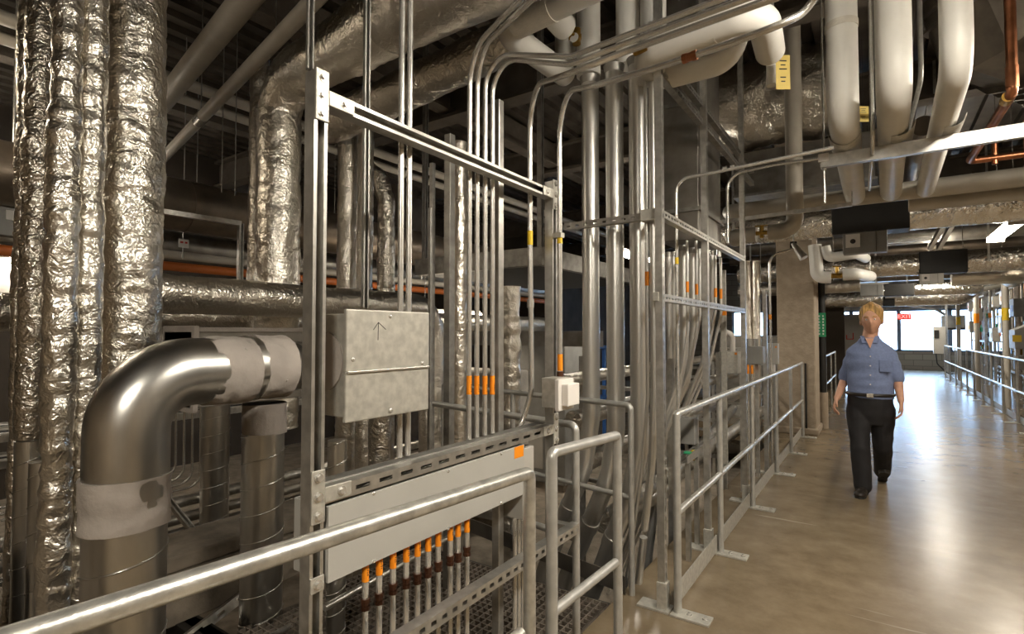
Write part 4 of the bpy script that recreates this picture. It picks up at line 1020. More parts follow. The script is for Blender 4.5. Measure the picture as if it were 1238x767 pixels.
MB().strut((a.x, a.y + .1, ZP), (a.x, a.y + .1, a.z - .03), EX, .03).build('support_strut', 'strut', t)
a = P(745, 620, D=3.6); one('low_pipe', MB().tube([a, V((a.x + .1, a.y + .6, a.z + .0)), V((-1.9, 9.0, .30))], .06, 20), 'galv', 'bright pipe emerging beside the rail post at the far grating edge', 'pipe', 'pipes running along behind the walkway rail')
# black cable pipe with the green sign, beyond the column
c = P(993.5, 402, Y=9.75)
t = thing('riser_pipe', 'black upright pipe with a green sign, standing at the right side of the column', 'pipe', (c.x, c.y, 0))
MB().tube([(c.x, c.y, .55), (c.x, c.y, 2.5)], .055, 20).build('jacket', 'black', t)
MB().tube([(c.x, c.y, 0), (c.x, c.y, .56)], .072, 20).build('concrete_sleeve', 'stucco', t)
sg = MB().box((c.x - .062, c.y - .068, P(993, 407, Y=9.7).z), (c.x + .062, c.y - .058, P(993, 378, Y=9.7).z)).build('sign', 'green', t)
WLOC[sg.name] = WLOC[t.name]
lt = MB(); zz0, zz1 = P(993, 405, Y=9.7).z, P(993, 380, Y=9.7).z
for k, xx in enumerate((-.028, .028)):
    for j in range(7): lt.box((c.x + xx - .011, c.y - .0705, zz0 + (zz1 - zz0)*(j + .15)/7), (c.x + xx + .011 - .006*((j + k) % 2), c.y - .0685, zz0 + (zz1 - zz0)*(j + .72)/7))
lt.build('lettering', 'whitepaint', sg)
MB().box((c.x - .10, c.y + .06, 0), (c.x - .06, c.y + .1, 2.6)).build('support_strut', 'strut', t)
one('corner_trim', MB().box((CXR - .14, 8.93, 0), (CXR - .115, 8.945, 1.05)), 'blackiron', 'dark joint strip up the near face of the column at the rail end', 'strip')
# ================================================================= OVER THE WALKWAY
def foil_hung(name, label, pts, r, m='foil', **k):
    q = [pts[0].lerp(pts[1], f) + EZ*r*.9 for f in (.2, .8)]
    return hung(name, MB().foil(pts, r, **k), m, label, 'duct', None, q, 'foil_jacket')
# --- three white insulated pipes dropping and running away along the walkway, on a strut trapeze
YT = 4.14; ztz = 2.655
tz = thing('pipe_trapeze', 'bright double strut trapeze hung across the walkway under three white pipes', 'hanger', (.9, YT, ztz - .045))
xa = P(992, 190, Y=YT).x
MB().strut((xa, YT, ztz + .0205), (2.45, YT, ztz + .0205), EZ, .041).build('crossbar', 'strut', tz)
MB().strut((xa, YT, ztz - .0205), (2.45, YT, ztz - .0205), EZ, .041, slot=True, pitch=.06, sl=.03).build('crossbar', 'strut', tz)
MB().box((xa - .012, YT - .03, ztz - .005), (xa + .05, YT + .03, ztz + .05)).build('end_cap', 'plastic', tz, .003)
for x in (xa + .02, 2.40):
    MB().tube([(x, YT, ztz - .28), (x, YT, ZTOP)], .0065, 8).build('hanger_rod', 'conduit', tz)
    for z in (-.05, .05): MB().tube([(x, YT, ztz + z - .008), (x, YT, ztz + z + .008)], .016, 6, smooth=False).build('nut', 'conduit', tz)
YH = 6.05; zh_ = 2.80
wp = []
for i, (pe, pend, r, lab) in enumerate((((1019, 142), (1034, 240), .083, 'left'), ((1081, 110), (1077, 232), .082, 'middle'), ((1157, 84), (1124, 214), .066, 'right'))):
    zc_ = ztz + .048 + r; e = P(pe[0], pe[1] - 2, Z=zc_); x = P(pend[0], pend[1], Z=zc_).x
    t = thing('white_pipe', 'white insulated pipe dropping from the deck and bending along the walkway, %s of three' % lab, 'pipe', (e.x, e.y, zc_ - r), 'white pipes over the walkway')
    MB().tube([(e.x, e.y, ZTOP), (e.x, e.y, zc_), (x, YH - .10, zc_)], r, 28, bend=.16, n=10).build('insulation', 'white', t)
    k = MB().tube([(x, YT - .17, zc_), (x, YT + .17, zc_)], r + .004, 28)
    sd = MB(); n = 14; vs = []
    for y in (YT - .16, YT + .16):
        for rr in (r + .003, r + .006):
            for j in range(n + 1):
                a = math.pi*(1 + j/n) if False else math.pi + math.pi*j/n
                vs.append((x + (e.x - x)*.0 + rr*math.cos(a)*1.02, y, zc_ + rr*math.sin(a)))
    m = n + 1; fs = []
    for j in range(n):
        fs += [(j, j+1, 2*m + j+1, 2*m + j), (m + j, 3*m + j, 3*m + j+1, m + j+1), (j, m + j, m + j+1, j+1), (2*m + j, 2*m + j+1, 3*m + j+1, 3*m + j)]
    sd.add(vs, fs, True)
    one('pipe_saddle', sd, 'boxgalv', 'curved zinc saddle under the %s of the three white pipes on the trapeze' % lab, 'pipe saddle', 'pipe saddles on the trapeze')
    if i == 0:
        MB().tube([(e.x, e.y, zc_ + .52), (e.x, e.y, zc_ + .56)], r + .004, 28).build('joint_band', 'whitetape', t)
# headers crossing the walkway
hung('header_pipe', MB().tube([P(883, 256, Y=YH + .5), V((P(883, 254, Y=YH).x, YH, zh_)), V((3.6, YH, zh_))], .082, 24, bend=.16), 'greywhite', 'off-white header pipe crossing the walkway at the ends of the white pipes', 'pipe', 'header pipes across the walkway', [(1.6, YH, zh_ + .08), (3.2, YH, zh_ + .08)])
hung('header_pipe', MB().tube([(P(1098, 230, Y=YH + .3).x, YH + .30, zh_ - .07), (3.6, YH + .30, zh_ - .07)], .07, 24), 'greywhite', 'lower header pipe crossing the walkway directly under the off-white header', 'pipe', 'header pipes across the walkway', [(1.75, YH + .3, zh_), (3.3, YH + .3, zh_)])
# strut bar and small pipe below the header
a, c = P(858, 270, Y=5.35), P(1030, 246.5, Y=5.35)
one('hanging_strut', MB().strut(a, c, EZ, .035).tube([a + EZ*.01, V((a.x, a.y, ZTOP))], .006, 8).tube([c + EZ*.01, V((c.x, c.y, ZTOP))], .006, 8), 'strut', 'thin strut bar crossing below the left end of the off-white header', 'strut')
# riser at px 960 with valve
c = P(960, 200, Y=5.72); zl = P(945, 279, Y=5.72).z; xl_ = P(884, 284, Y=5.72).x
t = thing('white_riser', 'off-white insulated riser with a brass valve on its lower branch, left of the white pipes', 'pipe', (c.x, c.y, zl))
MB().tube([(c.x, c.y, ZTOP), (c.x, c.y, zl), (P(929, 279, Y=5.72).x, c.y, zl)], .074, 22, bend=.12).build('insulation', 'greywhite', t)
MB().tube([(P(914, 281, Y=5.72).x, c.y, zl - .01), (xl_, c.y, zl - .01), (xl_, c.y + .2, zl - .01)], .074, 22, bend=.1).build('insulation', 'greywhite', t)
vx = P(921, 280, Y=5.72).x
MB().tube([(vx - .09, c.y, zl), (vx + .09, c.y, zl)], .022, 12).tube([(vx, c.y, zl - .05), (vx, c.y, zl + .07)], .02, 12).box((vx - .06, c.y - .012, zl + .065), (vx + .06, c.y + .012, zl + .075)).build('valve', 'brass', t)
# --- white pipe loop upper centre
zq = 3.02
t = thing('white_pipe', 'fat white insulated pipe loop with a taped joint above the rack conduits', 'pipe', P(823, 50, Z=zq))
e1_, e2_ = P(779, 66, Z=zq), P(921, 11, Z=zq)
MB().tube([P(789, 83, Z=zq), e1_, e2_, P(931, 62, Z=zq)], .074, 28, bend=.12, n=10).build('insulation', 'white', t)
u_ = (e2_ - e1_).normalized(); q = P(820, 51, Z=zq); q2 = P(866, 33, Z=zq)
MB().tube([q, q2], .0765, 28).build('taped_joint', 'whitetape', t)
MB().tube([P(773, 60, Z=zq) - u_*.03, P(773, 60, Z=zq) + u_*.05], .022, 12).build('end_fitting', 'brass', t)
zq2 = zq + .02
t = thing('white_pipe', 'lower white insulated pipe with rounded ends just under the taped loop', 'pipe', P(840, 78, Z=zq2))
y2 = P(840, 82, Z=zq2).y
MB().tube([(P(786, 88, Y=y2).x, y2 - .12, zq2), (P(803, 92, Y=y2).x, y2, zq2), (P(880, 68, Y=y2).x, y2, zq2), (P(905, 40, Y=y2).x, y2, zq2 + .35)], .075, 28, bend=.12, n=10).build('insulation', 'white', t)
# small capped stub with valve + tag
c = P(934, 82, D=3.15)
t = thing('white_stub', 'short white stub with a brass valve at the end of the white loop', 'pipe', P(934, 104, D=3.15))
MB().tube([P(934, 103, D=3.15), P(934, 64, D=3.15)], .034, 20).build('insulation', 'white', t)
MB().tube([P(936, 66, D=3.1), P(939, 52, D=3.1)], .018, 12).tube([P(931, 58, D=3.1), P(945, 62, D=3.1)], .02, 12).build('valve', 'brass', t)
MB().tube([P(934, 64, D=3.15), V((c.x, c.y, ZTOP))], .012, 10).build('hanger_rod', 'strutd', t)
def hangtag(px0, py0, px1, py1, D, label, string):
    a = P((px0 + px1)/2, (py0 + py1)/2, D=D); wv = RT*((px1 - px0)/FPX*D/2); hv = EZ*((py1 - py0)/FPX*D/2)
    t = thing('hanging_tag', label, 'tag', a - hv)
    n = RT.cross(EZ).normalized()
    MB().prism([a - wv - hv, a + wv - hv, a + wv + hv, a - wv + hv], n*.002).build('card', 'tagyellow', t)
    k = MB()
    for j, ww in enumerate((.5, .35, .55, .0, .4, .3)):
        if ww: q = a + hv*(.7 - .24*j) - wv*ww; k.prism([q, q + wv*2*ww, q + wv*2*ww - hv*.07, q - hv*.07], n*.0026)
    k.build('lettering', 'ink', t)
    MB().tube([a + hv, a + hv + EZ*string], .0015, 6).build('string', 'ink', t)
    return t
hangtag(938, 66, 955, 108, 3.0, 'yellow hanging tag with dark lettering below the white loop valve', .12)
hangtag(1037, 128, 1050, 147, 3.9, 'small yellow hanging tag between the left and middle white pipes', .5)
# --- white pipe at top centre
zp_ = 3.32
e = P(609, 37, Z=zp_)
t = thing('white_pipe', 'white insulated elbow pipe at top centre behind the swept conduits, end capped', 'pipe', e)
far_ = e + (P(712, -14, Z=zp_) - e)*2.2; endp = P(683, 90, Z=zp_)
MB().tube([far_, e, endp], .078, 28, bend=.12, n=10).build('insulation', 'white', t)
MB().tube([e.lerp(far_, .073), e.lerp(far_, .28)], .081, 28).build('taped_joint', 'whitetape', t)
MB().sphere(endp, .078, 20, 10, (1, .5, 1)).build('end_cap', 'white', t)
zp2 = 3.45; a, c = P(655, 2, Z=zp2), P(682, 32, Z=zp2)
t = thing('white_stub', 'short white insulated stub with a brass valve, above the elbow pipe at top centre', 'pipe', c)
MB().tube([a, c], .078, 26).build('insulation', 'white', t); MB().sphere(c, .078, 20, 10, (1, .5, 1)).build('end_cap', 'white', t)
v_ = P(697, 44, D=3.5)
MB().tube([c, v_], .012, 10).tube([v_ - EZ*.05, v_ + EZ*.05], .028, 14).tube([v_ - RT*.05, v_ + RT*.03], .02, 12).build('valve', 'brass', t)
MB().tube([v_ - EZ*.02 + EY*-.03, v_ - EZ*.02 - EY*.035], .03, 16).build('handle', 'white', t)
for i, (px, w_, D, pyb, lab) in enumerate(((683.5, 25, 3.75, 72, 'left of four, behind the capped stub'), (711.5, 29, 3.62, 92, 'second of four, beside the brass valve'), (759, 28, 3.62, 80, 'third of four, close to its right neighbour'), (790, 31, 3.5, 72, 'right of four, behind the white loop'))):
    q = P(px, pyb, D=D); one('white_riser', MB().tube([q, V((q.x, q.y, ZTOP))], w_*D/FPX/2, 24), 'white', 'white insulated riser above the big conduits, ' + lab, 'pipe', 'white risers above the big conduits')
# --- copper pipe
zcu = 2.84; e = P(1224, 112, Z=zcu)
t = thing('copper_pipe', 'tarnished copper pipe bending down at the upper right corner', 'pipe', e)
f_ = P(1176, 192, Z=zcu)
MB().tube([(e.x, e.y, ZTOP), (e.x, e.y, zcu), (e.x - .03, f_.y + .05, zcu), (e.x + 1.4, f_.y + .05, zcu - .02)], .026, 18, bend=.04).build('tube', 'copper', t)
MB().tube([(e.x, e.y, zcu + .03), (e.x, e.y, zcu + .15)], .0295, 18).build('coupling', 'copper', t)
MB().tube([(e.x - .01, 4.05, zcu), (e.x - .01, 4.13, zcu)], .03, 18).build('clamp', 'brass', t)
for x in (e.x + .12, e.x + .3): MB().tube([(x, f_.y + .05, zcu - .05), (x, f_.y + .05, zcu + .25)], .02, 12).build('branch', 'copper', t)
# --- big dark mitred duct at upper right
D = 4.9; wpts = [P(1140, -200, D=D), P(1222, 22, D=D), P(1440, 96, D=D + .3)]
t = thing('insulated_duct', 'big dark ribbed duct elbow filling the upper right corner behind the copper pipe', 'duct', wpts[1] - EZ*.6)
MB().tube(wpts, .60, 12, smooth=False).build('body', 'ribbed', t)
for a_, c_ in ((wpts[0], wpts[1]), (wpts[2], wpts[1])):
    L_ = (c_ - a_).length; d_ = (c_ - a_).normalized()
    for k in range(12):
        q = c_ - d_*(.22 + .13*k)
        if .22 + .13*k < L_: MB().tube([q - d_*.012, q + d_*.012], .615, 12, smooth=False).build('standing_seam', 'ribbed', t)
# --- crumpled duct and dull plenum behind the rack top
foil_thing('overhead_duct', 'crumpled dark foil duct high above the left header end', [P(862, 135, Y=7.0), V((P(1012, 130, Y=7.0).x, 7.0, P(862, 135, Y=7.0).z))], .52, m='foil2', seg=64, step=.05, amp=.05, seed=31, folds=.6)
a, c = P(905, 198, Y=7.9), P(1013, 262, Y=7.9)
t = thing('plenum_duct', 'dull grey sheet-metal plenum behind the off-white header pipe', 'duct', (a.x, a.y, c.z))
MB().box((a.x, 7.0, c.z + .22), (c.x + .4, 7.5, a.z - .12)).build('body', 'ductd', t, .004)
MB().box((a.x - .02, 6.98, c.z + .2), (c.x + .42, 7.52, c.z + .23)).build('flange', 'strutd', t)
# --- crossing foil ducts with black flexible collars
def crossing(Y, z, r, pxl, pxa, pxb, xr, label, seed, amp=.012, up=None, m='foilx'):
    xl_, x0, x1 = P(pxl, 300, Y=Y).x, P(pxa, 300, Y=Y).x, P(pxb, 300, Y=Y).x
    t = thing('crossing_duct', label, 'duct', (x0, Y, z - r), 'foil ducts crossing the walkway')
    MB().foil([(xl_, Y, z), (x0, Y, z)], r, seg=40, step=.03, amp=amp, seed=seed, folds=1.2).build('foil_section', m, t)
    MB().box((x0, Y - r, z - r), (x1, Y + r, z + r)).build('black_collar', 'black', t, .012)
    right = [(x1, Y, z), (xr, Y, z)] + ([up] if up else [])
    MB().foil(right, r, seg=40, step=.03, amp=amp*.6, seed=seed + 1, folds=.6, bend=.3).build('foil_section', m, t)
    for xx in (xl_ + .25, x1 + .25):
        MB().obox((xx, Y - r - .012, z - r*.2), (xx, Y - r - .012, ZTOP), .03, .003, EY).build('hanger_strap', 'strut', t)
    return t, x0, x1
def ctrl(t_name, label, px0, px1, py0, py1, Y, m='lightgrey', plate=True, z0=None):
    a, c = P(px0, py0, Y=Y), P(px1, py1, Y=Y)
    t = thing('control_box', label, 'control box', (a.x, Y, c.z), 'control boxes under the crossing ducts')
    MB().box((a.x, Y - .06, c.z), (c.x, Y + .10, a.z)).build('body', m, t, .006)
    if plate:
        h = a.z - c.z; MB().box((a.x + .03, Y - .066, c.z + h*.25), (a.x + .03 + h*.5, Y - .06, a.z - h*.2)).build('plate', 'plastic', t)
        MB().tube([(a.x + .03 + h*.25, Y - .068, c.z + h*.5), (a.x + .03 + h*.25, Y - .066, c.z + h*.5)], h*.1, 12).build('knob', 'ink', t)
    MB().box((c.x - (c.x - a.x)*.25, Y - .065, c.z + .01), (c.x - (c.x - a.x)*.24, Y - .06, a.z - .01)).build('door_seam', 'ink', t)
    MB().box((a.x - .08, Y - .02, a.z), (c.x + .1, Y + .1, a.z + .025)).build('mounting_bracket', 'lightgrey', t)
    return t
crossing(7.85, 2.90, .185, 868, 1007, 1100, 4.4, 'nearest foil duct crossing the walkway, with a broad black collar', 41)
ctrl('c', 'long grey control box under the black collar of the nearest crossing duct', 1019, 1073, 279, 304, 7.75, 'greypaint')
crossing(11.3, 2.66, .185, 893, 1110, 1168, 2.3, 'second foil duct crossing the walkway, its black collar left of the lit fixture', 43)
ctrl('c', 'light grey control box under the black collar of the second crossing duct', 1111, 1141, 329, 343, 11.2, 'lightgrey')
crossing(14.2, 2.42, .13, 1042, 1068, 1104, P(1182, 350, Y=14.2).x, 'thin foil duct crossing third, above the far lamp', 45, .006, (P(1182, 350, Y=14.2).x, 14.9, 2.42))
ctrl('c', 'small grey control box at the left end of the third crossing duct', 1040, 1068, 344, 357, 14.0, 'greypaint', False)
crossing(16.2, 2.36, .21, 955, 1066, 1080, P(1172, 350, Y=16.2).x, 'fourth foil duct crossing low before the window, its right end turning up', 47, .008, (P(1172, 350, Y=16.2).x + .02, 16.25, 3.4))
ctrl('c', 'pale control box on the fourth crossing duct over the walking man', 1070, 1090, 352, 360, 15.9, 'lightgrey', False)
foil_hung('overhead_duct', 'dull round duct between the second and third crossing ducts on the right', [P(1150, 335, Y=12.6), V((P(1228, 332, Y=12.6).x, 12.6, P(1150, 335, Y=12.6).z)), V((P(1228, 332, Y=12.6).x + .1, 13.6, P(1150, 335, Y=12.6).z))], .16, m='foil3', bend=.3, seg=36, step=.05, amp=.004, seed=51)
foil_hung('overhead_duct', 'long dull foil duct over the column, left under the second crossing duct', [P(893, 352, Y=10.4), P(1040, 345, Y=10.4)], .10, m='foil2', seg=30, step=.04, amp=.010, seed=52)
# small white pipes with brass valve near the second crossing duct
YW = 8.7
def wpipe(pts, r, label, k=-1):
    q = P(*pts[k][:2], Y=YW + pts[k][2])
    return hung('small_white_pipe', MB().tube([P(a, c, Y=YW + d) for a, c, d in pts], r, 20, bend=.10, n=8), 'white', label, 'pipe', 'small white pipes by the second crossing duct', [(q.x, q.y + .03, q.z + r*.9)], 'insulation')
wpipe([(985, 296, 0), (988, 335, 0), (1005, 335, 0)], .085, 'small white elbow pipe dropping to a brass valve, left of the walking man', 1)
wpipe([(1019, 332, 0), (1036, 331, 0), (1052, 334, .9)], .08, 'short white pipe right of the brass valve above the man')
wpipe([(997, 298, 0), (1001, 312, 0), (1036, 306, 0), (1046, 312, .9)], .07, 'white U-shaped pipe above the brass valve')
c = P(1012, 333, Y=YW)
t = thing('brass_valve', 'brass valve joining two short white pipes above the man', 'valve', c - EZ*.05)
MB().tube([c - EX*.1, c + EX*.1], .035, 14).build('body', 'brass', t); MB().tube([c, c + EZ*.12], .02, 12).box(c + V((-.05, -.015, .12)), c + V((.05, .015, .135))).build('handle', 'brass', t)
# strut grid bits and slim rods over the walkway
for i, (p0, p1, Y) in enumerate((((1124, 300), (1142, 270), 9.6), ((1135, 300), (1152, 270), 9.6))):
    a, c = P(*p0, Y=Y), P(*p1, Y=Y - .8); one('hanging_strut', MB().strut(a, c + (c - a)*1.5, EZ, .05), 'strut', 'slanting strut between the first two crossing ducts, %s one' % ('left', 'right')[i], 'strut', 'struts between the crossing ducts')
a, c = P(1072, 292, Y=9.0), P(1127, 289, Y=9.0); one('hanging_strut', MB().strut(a, V((c.x, c.y, a.z)), EZ, .05), 'conduit', 'short bright strut bar left of the lit fixture', 'strut')
for i, (px, D, z0, r, m) in enumerate(((1053, 3.3, 2.2, .012, 'strutd'), (1113, 3.3, 2.62, .014, 'strutd'))):
    c = P(px, 60, D=D); one('conduit', MB().tube([(c.x, c.y, ZTOP), (c.x, c.y, z0 + .45), (c.x - .03, c.y + 1.1, z0 + .43)], r, 12, bend=.1), 'conduit' if i == 0 else m, ('thin pale conduit between the left and middle white pipes', 'dark thin conduit between the middle and right white pipes')[i], 'conduit', 'thin conduits among the white pipes')
for i, (x, y) in enumerate(((-.6, 7.4), (1.4, 7.4), (-.2, 10.9), (2.2, 10.9), (.4, 15.8))):
    one('hanger_rod', MB().tube([(x, y, 3.05 if y < 8 else 2.8), (x, y, ZTOP)], .006, 6), 'conduit', 'thin hanger rod over the walkway beside a crossing duct, %s from the near end' % ordn[i], 'rod', 'hanger rods over the walkway')
# cluttered dark pipes in the dark above the crossing ducts
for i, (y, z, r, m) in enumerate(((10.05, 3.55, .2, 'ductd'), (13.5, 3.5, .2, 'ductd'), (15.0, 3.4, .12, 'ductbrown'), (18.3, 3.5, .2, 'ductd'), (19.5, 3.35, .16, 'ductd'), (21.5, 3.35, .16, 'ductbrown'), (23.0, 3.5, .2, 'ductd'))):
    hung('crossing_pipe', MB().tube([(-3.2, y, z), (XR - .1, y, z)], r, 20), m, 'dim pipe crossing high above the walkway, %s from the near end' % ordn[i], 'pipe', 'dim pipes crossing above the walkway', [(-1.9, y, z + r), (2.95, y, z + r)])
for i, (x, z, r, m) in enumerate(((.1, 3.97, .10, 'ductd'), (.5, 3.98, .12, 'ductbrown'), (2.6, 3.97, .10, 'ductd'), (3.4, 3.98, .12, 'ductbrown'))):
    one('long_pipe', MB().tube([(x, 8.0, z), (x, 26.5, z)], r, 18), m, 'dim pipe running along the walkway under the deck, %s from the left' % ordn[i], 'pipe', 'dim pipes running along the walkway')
# ================================================================= RIGHT SIDE: PIPE RACKS BEYOND THE RAIL, FAR END
rr = random.Random(5)
cols = ['galv', 'greywhite', 'copper', 'lightgrey', 'strut', 'greywhite', 'galv']
vcol = ['yellow', 'red', 'blue', 'orangepipe', 'green', 'brass']
def prack(i, y, x0, L, label):
    t = thing('pipe_rack', label, 'pipe rack', (x0, y, 0), 'pipe racks behind the right rail')
    H = 2.75
    for yy in (y, y + L):
        MB().strut((x0, yy, .012), (x0, yy, H), -EX, .05, slot=True, pitch=.08, sl=.04, sw=.018).build('post', 'strut', t)
        MB().box((x0 - .06, yy - .06, 0), (x0 + .06, yy + .06, .012)).build('foot_plate', 'boxgalv', t)
    for z in (.55, 1.25, 1.95, 2.6): MB().strut((x0 + .05, y, z), (x0 + .05, y + L, z), EX, .05).build('crossbar', 'strutd', t)
    n = 8
    for k in range(n):
        yy = y + L*(k + .5)/n; xx = x0 + .12 + .11*(k % 3); r = rr.choice((.018, .022, .03, .04, .05)); m = rr.choice(cols)
        p = MB().tube([(xx, yy, .05), (xx, yy, H + .25)], r, 14).build('riser', m, t)
        WLOC[p.name] = WLOC[t.name]
        vz = rr.choice((.8, 1.05, 1.45, 1.7, 2.2)); vc = rr.choice(vcol)
        MB().tube([(xx, yy, vz - .07), (xx, yy, vz + .07)], r*1.5 + .006, 14).tube([(xx, yy, vz), (xx - .12, yy, vz)], .014, 8).build('valve', 'brass' if k % 2 else 'blackiron', p)
        MB().tube([(xx - .12, yy, vz), (xx - .14, yy, vz)], .055, 14).build('handwheel', vc, p)
        lz = rr.choice((1.1, 1.6, 2.0)); MB().tube([(xx, yy, lz - .07), (xx, yy, lz + .07)], r + .003, 14).build('label', rr.choice(('yellow', 'orange', 'green', 'yellow')), p)
    for z, m, r in ((.22, 'galv', .035), (.36, 'galv', .03), (1.62, 'greywhite', .05), (2.35, 'galv', .045)):
        MB().tube([(x0 + .36, y - .1, z), (x0 + .36, y + L + .1, z)], r, 12).build('run_pipe', m, t)
    bz = rr.choice((1.25, 1.5, 1.85)); by = y + L*rr.uniform(.15, .55)
    bx_ = MB().box((x0 - .16, by, bz), (x0 + .02, by + .42, bz + .38)).build('gauge_box', rr.choice(('lightgrey', 'greypaint', 'boxgalv')), t, .008)
    WLOC[bx_.name] = WLOC[t.name]
    MB().box((x0 - .164, by + .08, bz + .1), (x0 - .16, by + .24, bz + .24)).build('label', rr.choice(('yellow', 'yellow', 'blue')), bx_)
    bz = 2.2 if bz < 1.7 else .7; by = y + L*rr.uniform(.5, .65)
    b2 = MB().box((x0 - .12, by, bz), (x0 + .02, by + .28, bz + .3)).build('gauge_box', rr.choice(('plastic', 'greypaint', 'lightgrey')), t, .008)
    WLOC[b2.name] = WLOC[t.name]
    MB().box((x0 - .124, by + .05, bz + .08), (x0 - .12, by + .14, bz + .2)).build('label', rr.choice(('yellow', 'orange', 'blue')), b2)
    return t
names = ('nearest', 'second', 'third', 'fourth', 'fifth', 'sixth', 'seventh', 'farthest')
for i, y in enumerate((9.0, 10.9, 12.8, 14.7, 16.6, 18.5, 20.4, 22.3)):
    prack(i, y, 2.58 + .08*(i % 3), 1.55, 'crowded pipe rack with coloured valves behind the right rail, %s of eight' % names[i])
for i, (y, lab) in enumerate(((10.73, 'near'), (14.52, 'middle'), (18.33, 'far'), (22.1, 'farthest'))):
    o = thing('tall_pipe', 'tall beige insulated pipe standing just behind the right rail, %s one' % lab, 'pipe', (2.15, y, 0), 'beige pipes behind the right rail')
    MB().tube([(2.15, y, 0), (2.15, y, 2.6), (2.9, y, 2.75)], .055, 16, bend=.12).build('insulation', 'greywhite', o)
    MB().tube([(2.15, y, 1.75), (2.15, y, 2.0)], .058, 16).build('label', 'yellow' if i % 2 else 'orange', o)
for i, (y, h, m) in enumerate(((9.4, 2.3, 'greypaint'), (12.9, 2.0, 'ductd'), (16.3, 2.4, 'greypaint'), (19.8, 2.1, 'greypaint'))):  # row added to give the racks a dark background
    t = thing('backdrop_cabinet', 'tall dull cabinet added as dark backdrop behind the right pipe racks, %s of four' % ordn[i], 'cabinet', (3.9, y, 0), 'cabinets behind the pipe racks')
    MB().box((3.5, y, .08), (4.3, y + 2.6, h)).build('body', m, t, .01)
    MB().box((3.55, y + .05, 0), (4.25, y + 2.55, .08)).build('plinth', 'concrete', t)
    for k in range(3): MB().box((3.485, y + .08 + .84*k, .2), (3.5, y + .84*k + .84, h - .1)).build('door', 'lightgrey' if m == 'ductd' else m, t, .004)
# grey cabinet at the right frame edge
c = P(1233, 408, X=2.12)
t = thing('valve_cabinet', 'grey hooded cabinet with a yellow label at the right photo edge', 'cabinet', (c.x, c.y, 0))
MB().prism([c + V((-.1, -.2, -.2)), c + V((.2, -.2, -.2)), c + V((.2, -.2, .28)), c + V((-.1, -.2, .14))], EY*.5).build('hood', 'greypaint', t, .008)
q = P(1229.5, 409, Y=c.y - .2); MB().box((q.x - .06, c.y - .204, q.z - .06), (q.x + .06, c.y - .2, q.z + .06)).build('label', 'yellow', t)
for s in (-.05, .15): MB().strut((c.x + s, c.y, 0), (c.x + s, c.y, c.z - .2), EX, .04).build('leg', 'strut', t)
# boxes hung at the far end
c = P(1136.5, 412, Y=23.95)
t = thing('disconnect_box', 'grey disconnect box with a cable, at the far end of the right rail', 'electrical box', (c.x, c.y, 0))
MB().box(c + V((-.19, -.1, -.45)), c + V((.16, .15, .5))).build('body', 'lightgrey', t, .01)
MB().box(c + V((-.16, -.12, .1)), c + V((-.03, -.1, .38))).build('switch_plate', 'blackiron', t)
MB().tube([c + V((-.12, 0, -.45)), c + V((-.1, -.05, -.8)), c + V((.2, -.05, -1.15)), c + V((.5, 0, -1.1))], .02, 10, bend=.2).build('cable', 'rubber', t)
MB().strut((c.x + .2, c.y + .15, 0), (c.x + .2, c.y + .15, 3.2), -EX, .06).build('support_strut', 'strut', t)
c = P(1152, 390, Y=24.7)
t = thing('fan_unit', 'dark grey box unit hanging at the right end of the far window', 'fan coil unit', c - EZ*.3)
MB().box(c + V((-.33, -.2, -.26)), c + V((.33, .3, .26))).build('casing', 'greypaint', t, .01)
MB().box(c + V((-.3, -.21, -.24)), c + V((.3, -.2, -.18))).build('grille', 'blackiron', t)
for s in (-.3, .4): MB().tube([c + V((s, .1, .28)), V((c.x + s, c.y + .1, ZTOP))], .008, 8).build('hanger_rod', 'strutd', t)
MB().tube([c + V((-.2, -.1, .28)), c + V((-.5, -.2, .5)), c + V((-1.2, -.2, .62))], .05, 14, bend=.25).build('hose', 'ductd', t)
# EXIT sign
c = P(1093.5, 382.5, Y=24.5)
t = thing('exit_sign', 'red EXIT sign hanging before the top of the far window', 'sign', c - EZ*.12)
MB().box(c + V((-.21, 0, -.12)), c + V((.21, .05, .12))).build('case', 'red', t, .006)
cu = bpy.data.curves.new('exit_text', 'FONT'); cu.body = 'EXIT'; cu.size = .2; cu.align_x = 'CENTER'; cu.align_y = 'CENTER'; cu.extrude = .004
tmp = bpy.data.objects.new('exit_text', cu); COL.objects.link(tmp); bpy.context.view_layer.update()
me = bpy.data.meshes.new_from_object(tmp.evaluated_get(bpy.context.evaluated_depsgraph_get())); bpy.data.objects.remove(tmp)
lo = bpy.data.objects.new('lettering', me); COL.objects.link(lo); me.materials.clear(); me.materials.append(M['exitred'])
lo.parent = t; lo.location = c + V((0, -.004, 0)) - WLOC[t.name]; lo.rotation_euler = (math.pi/2, 0, 0)
for s in (-.15, .15): MB().tube([c + V((s, .025, .12)), V((c.x + s, c.y + .025, ZTOP))], .006, 6).build('hanger_rod', 'strutd', t)
# pale board with red mark left of the window
a, c = P(1021, 380, Y=18.0), P(1040, 428, Y=18.0)
t = thing('notice_board', 'pale standing board with a red mark behind the walking man', 'board', ((a.x + c.x)/2, 18.0, 0))
MB().box((a.x, 18.0, .55), (c.x + .35, 18.04, a.z)).build('panel', 'lightgrey', t, .004)
k = MB(); q = P(1027, 406, Y=18.0)
k.box((q.x - .08, 17.992, q.z - .10), (q.x + .10, 18.0, q.z - .075)).box((q.x - .08, 17.992, q.z - .10), (q.x - .055, 18.0, q.z + .03)).box((q.x + .075, 17.992, q.z - .10), (q.x + .10, 18.0, q.z + .09))
k.build('red_mark', 'red', t)
for x in (a.x + .06, c.x + .29): MB().strut((x, 18.07, 0), (x, 18.07, a.z), EX, .05).build('leg', 'strut', t)
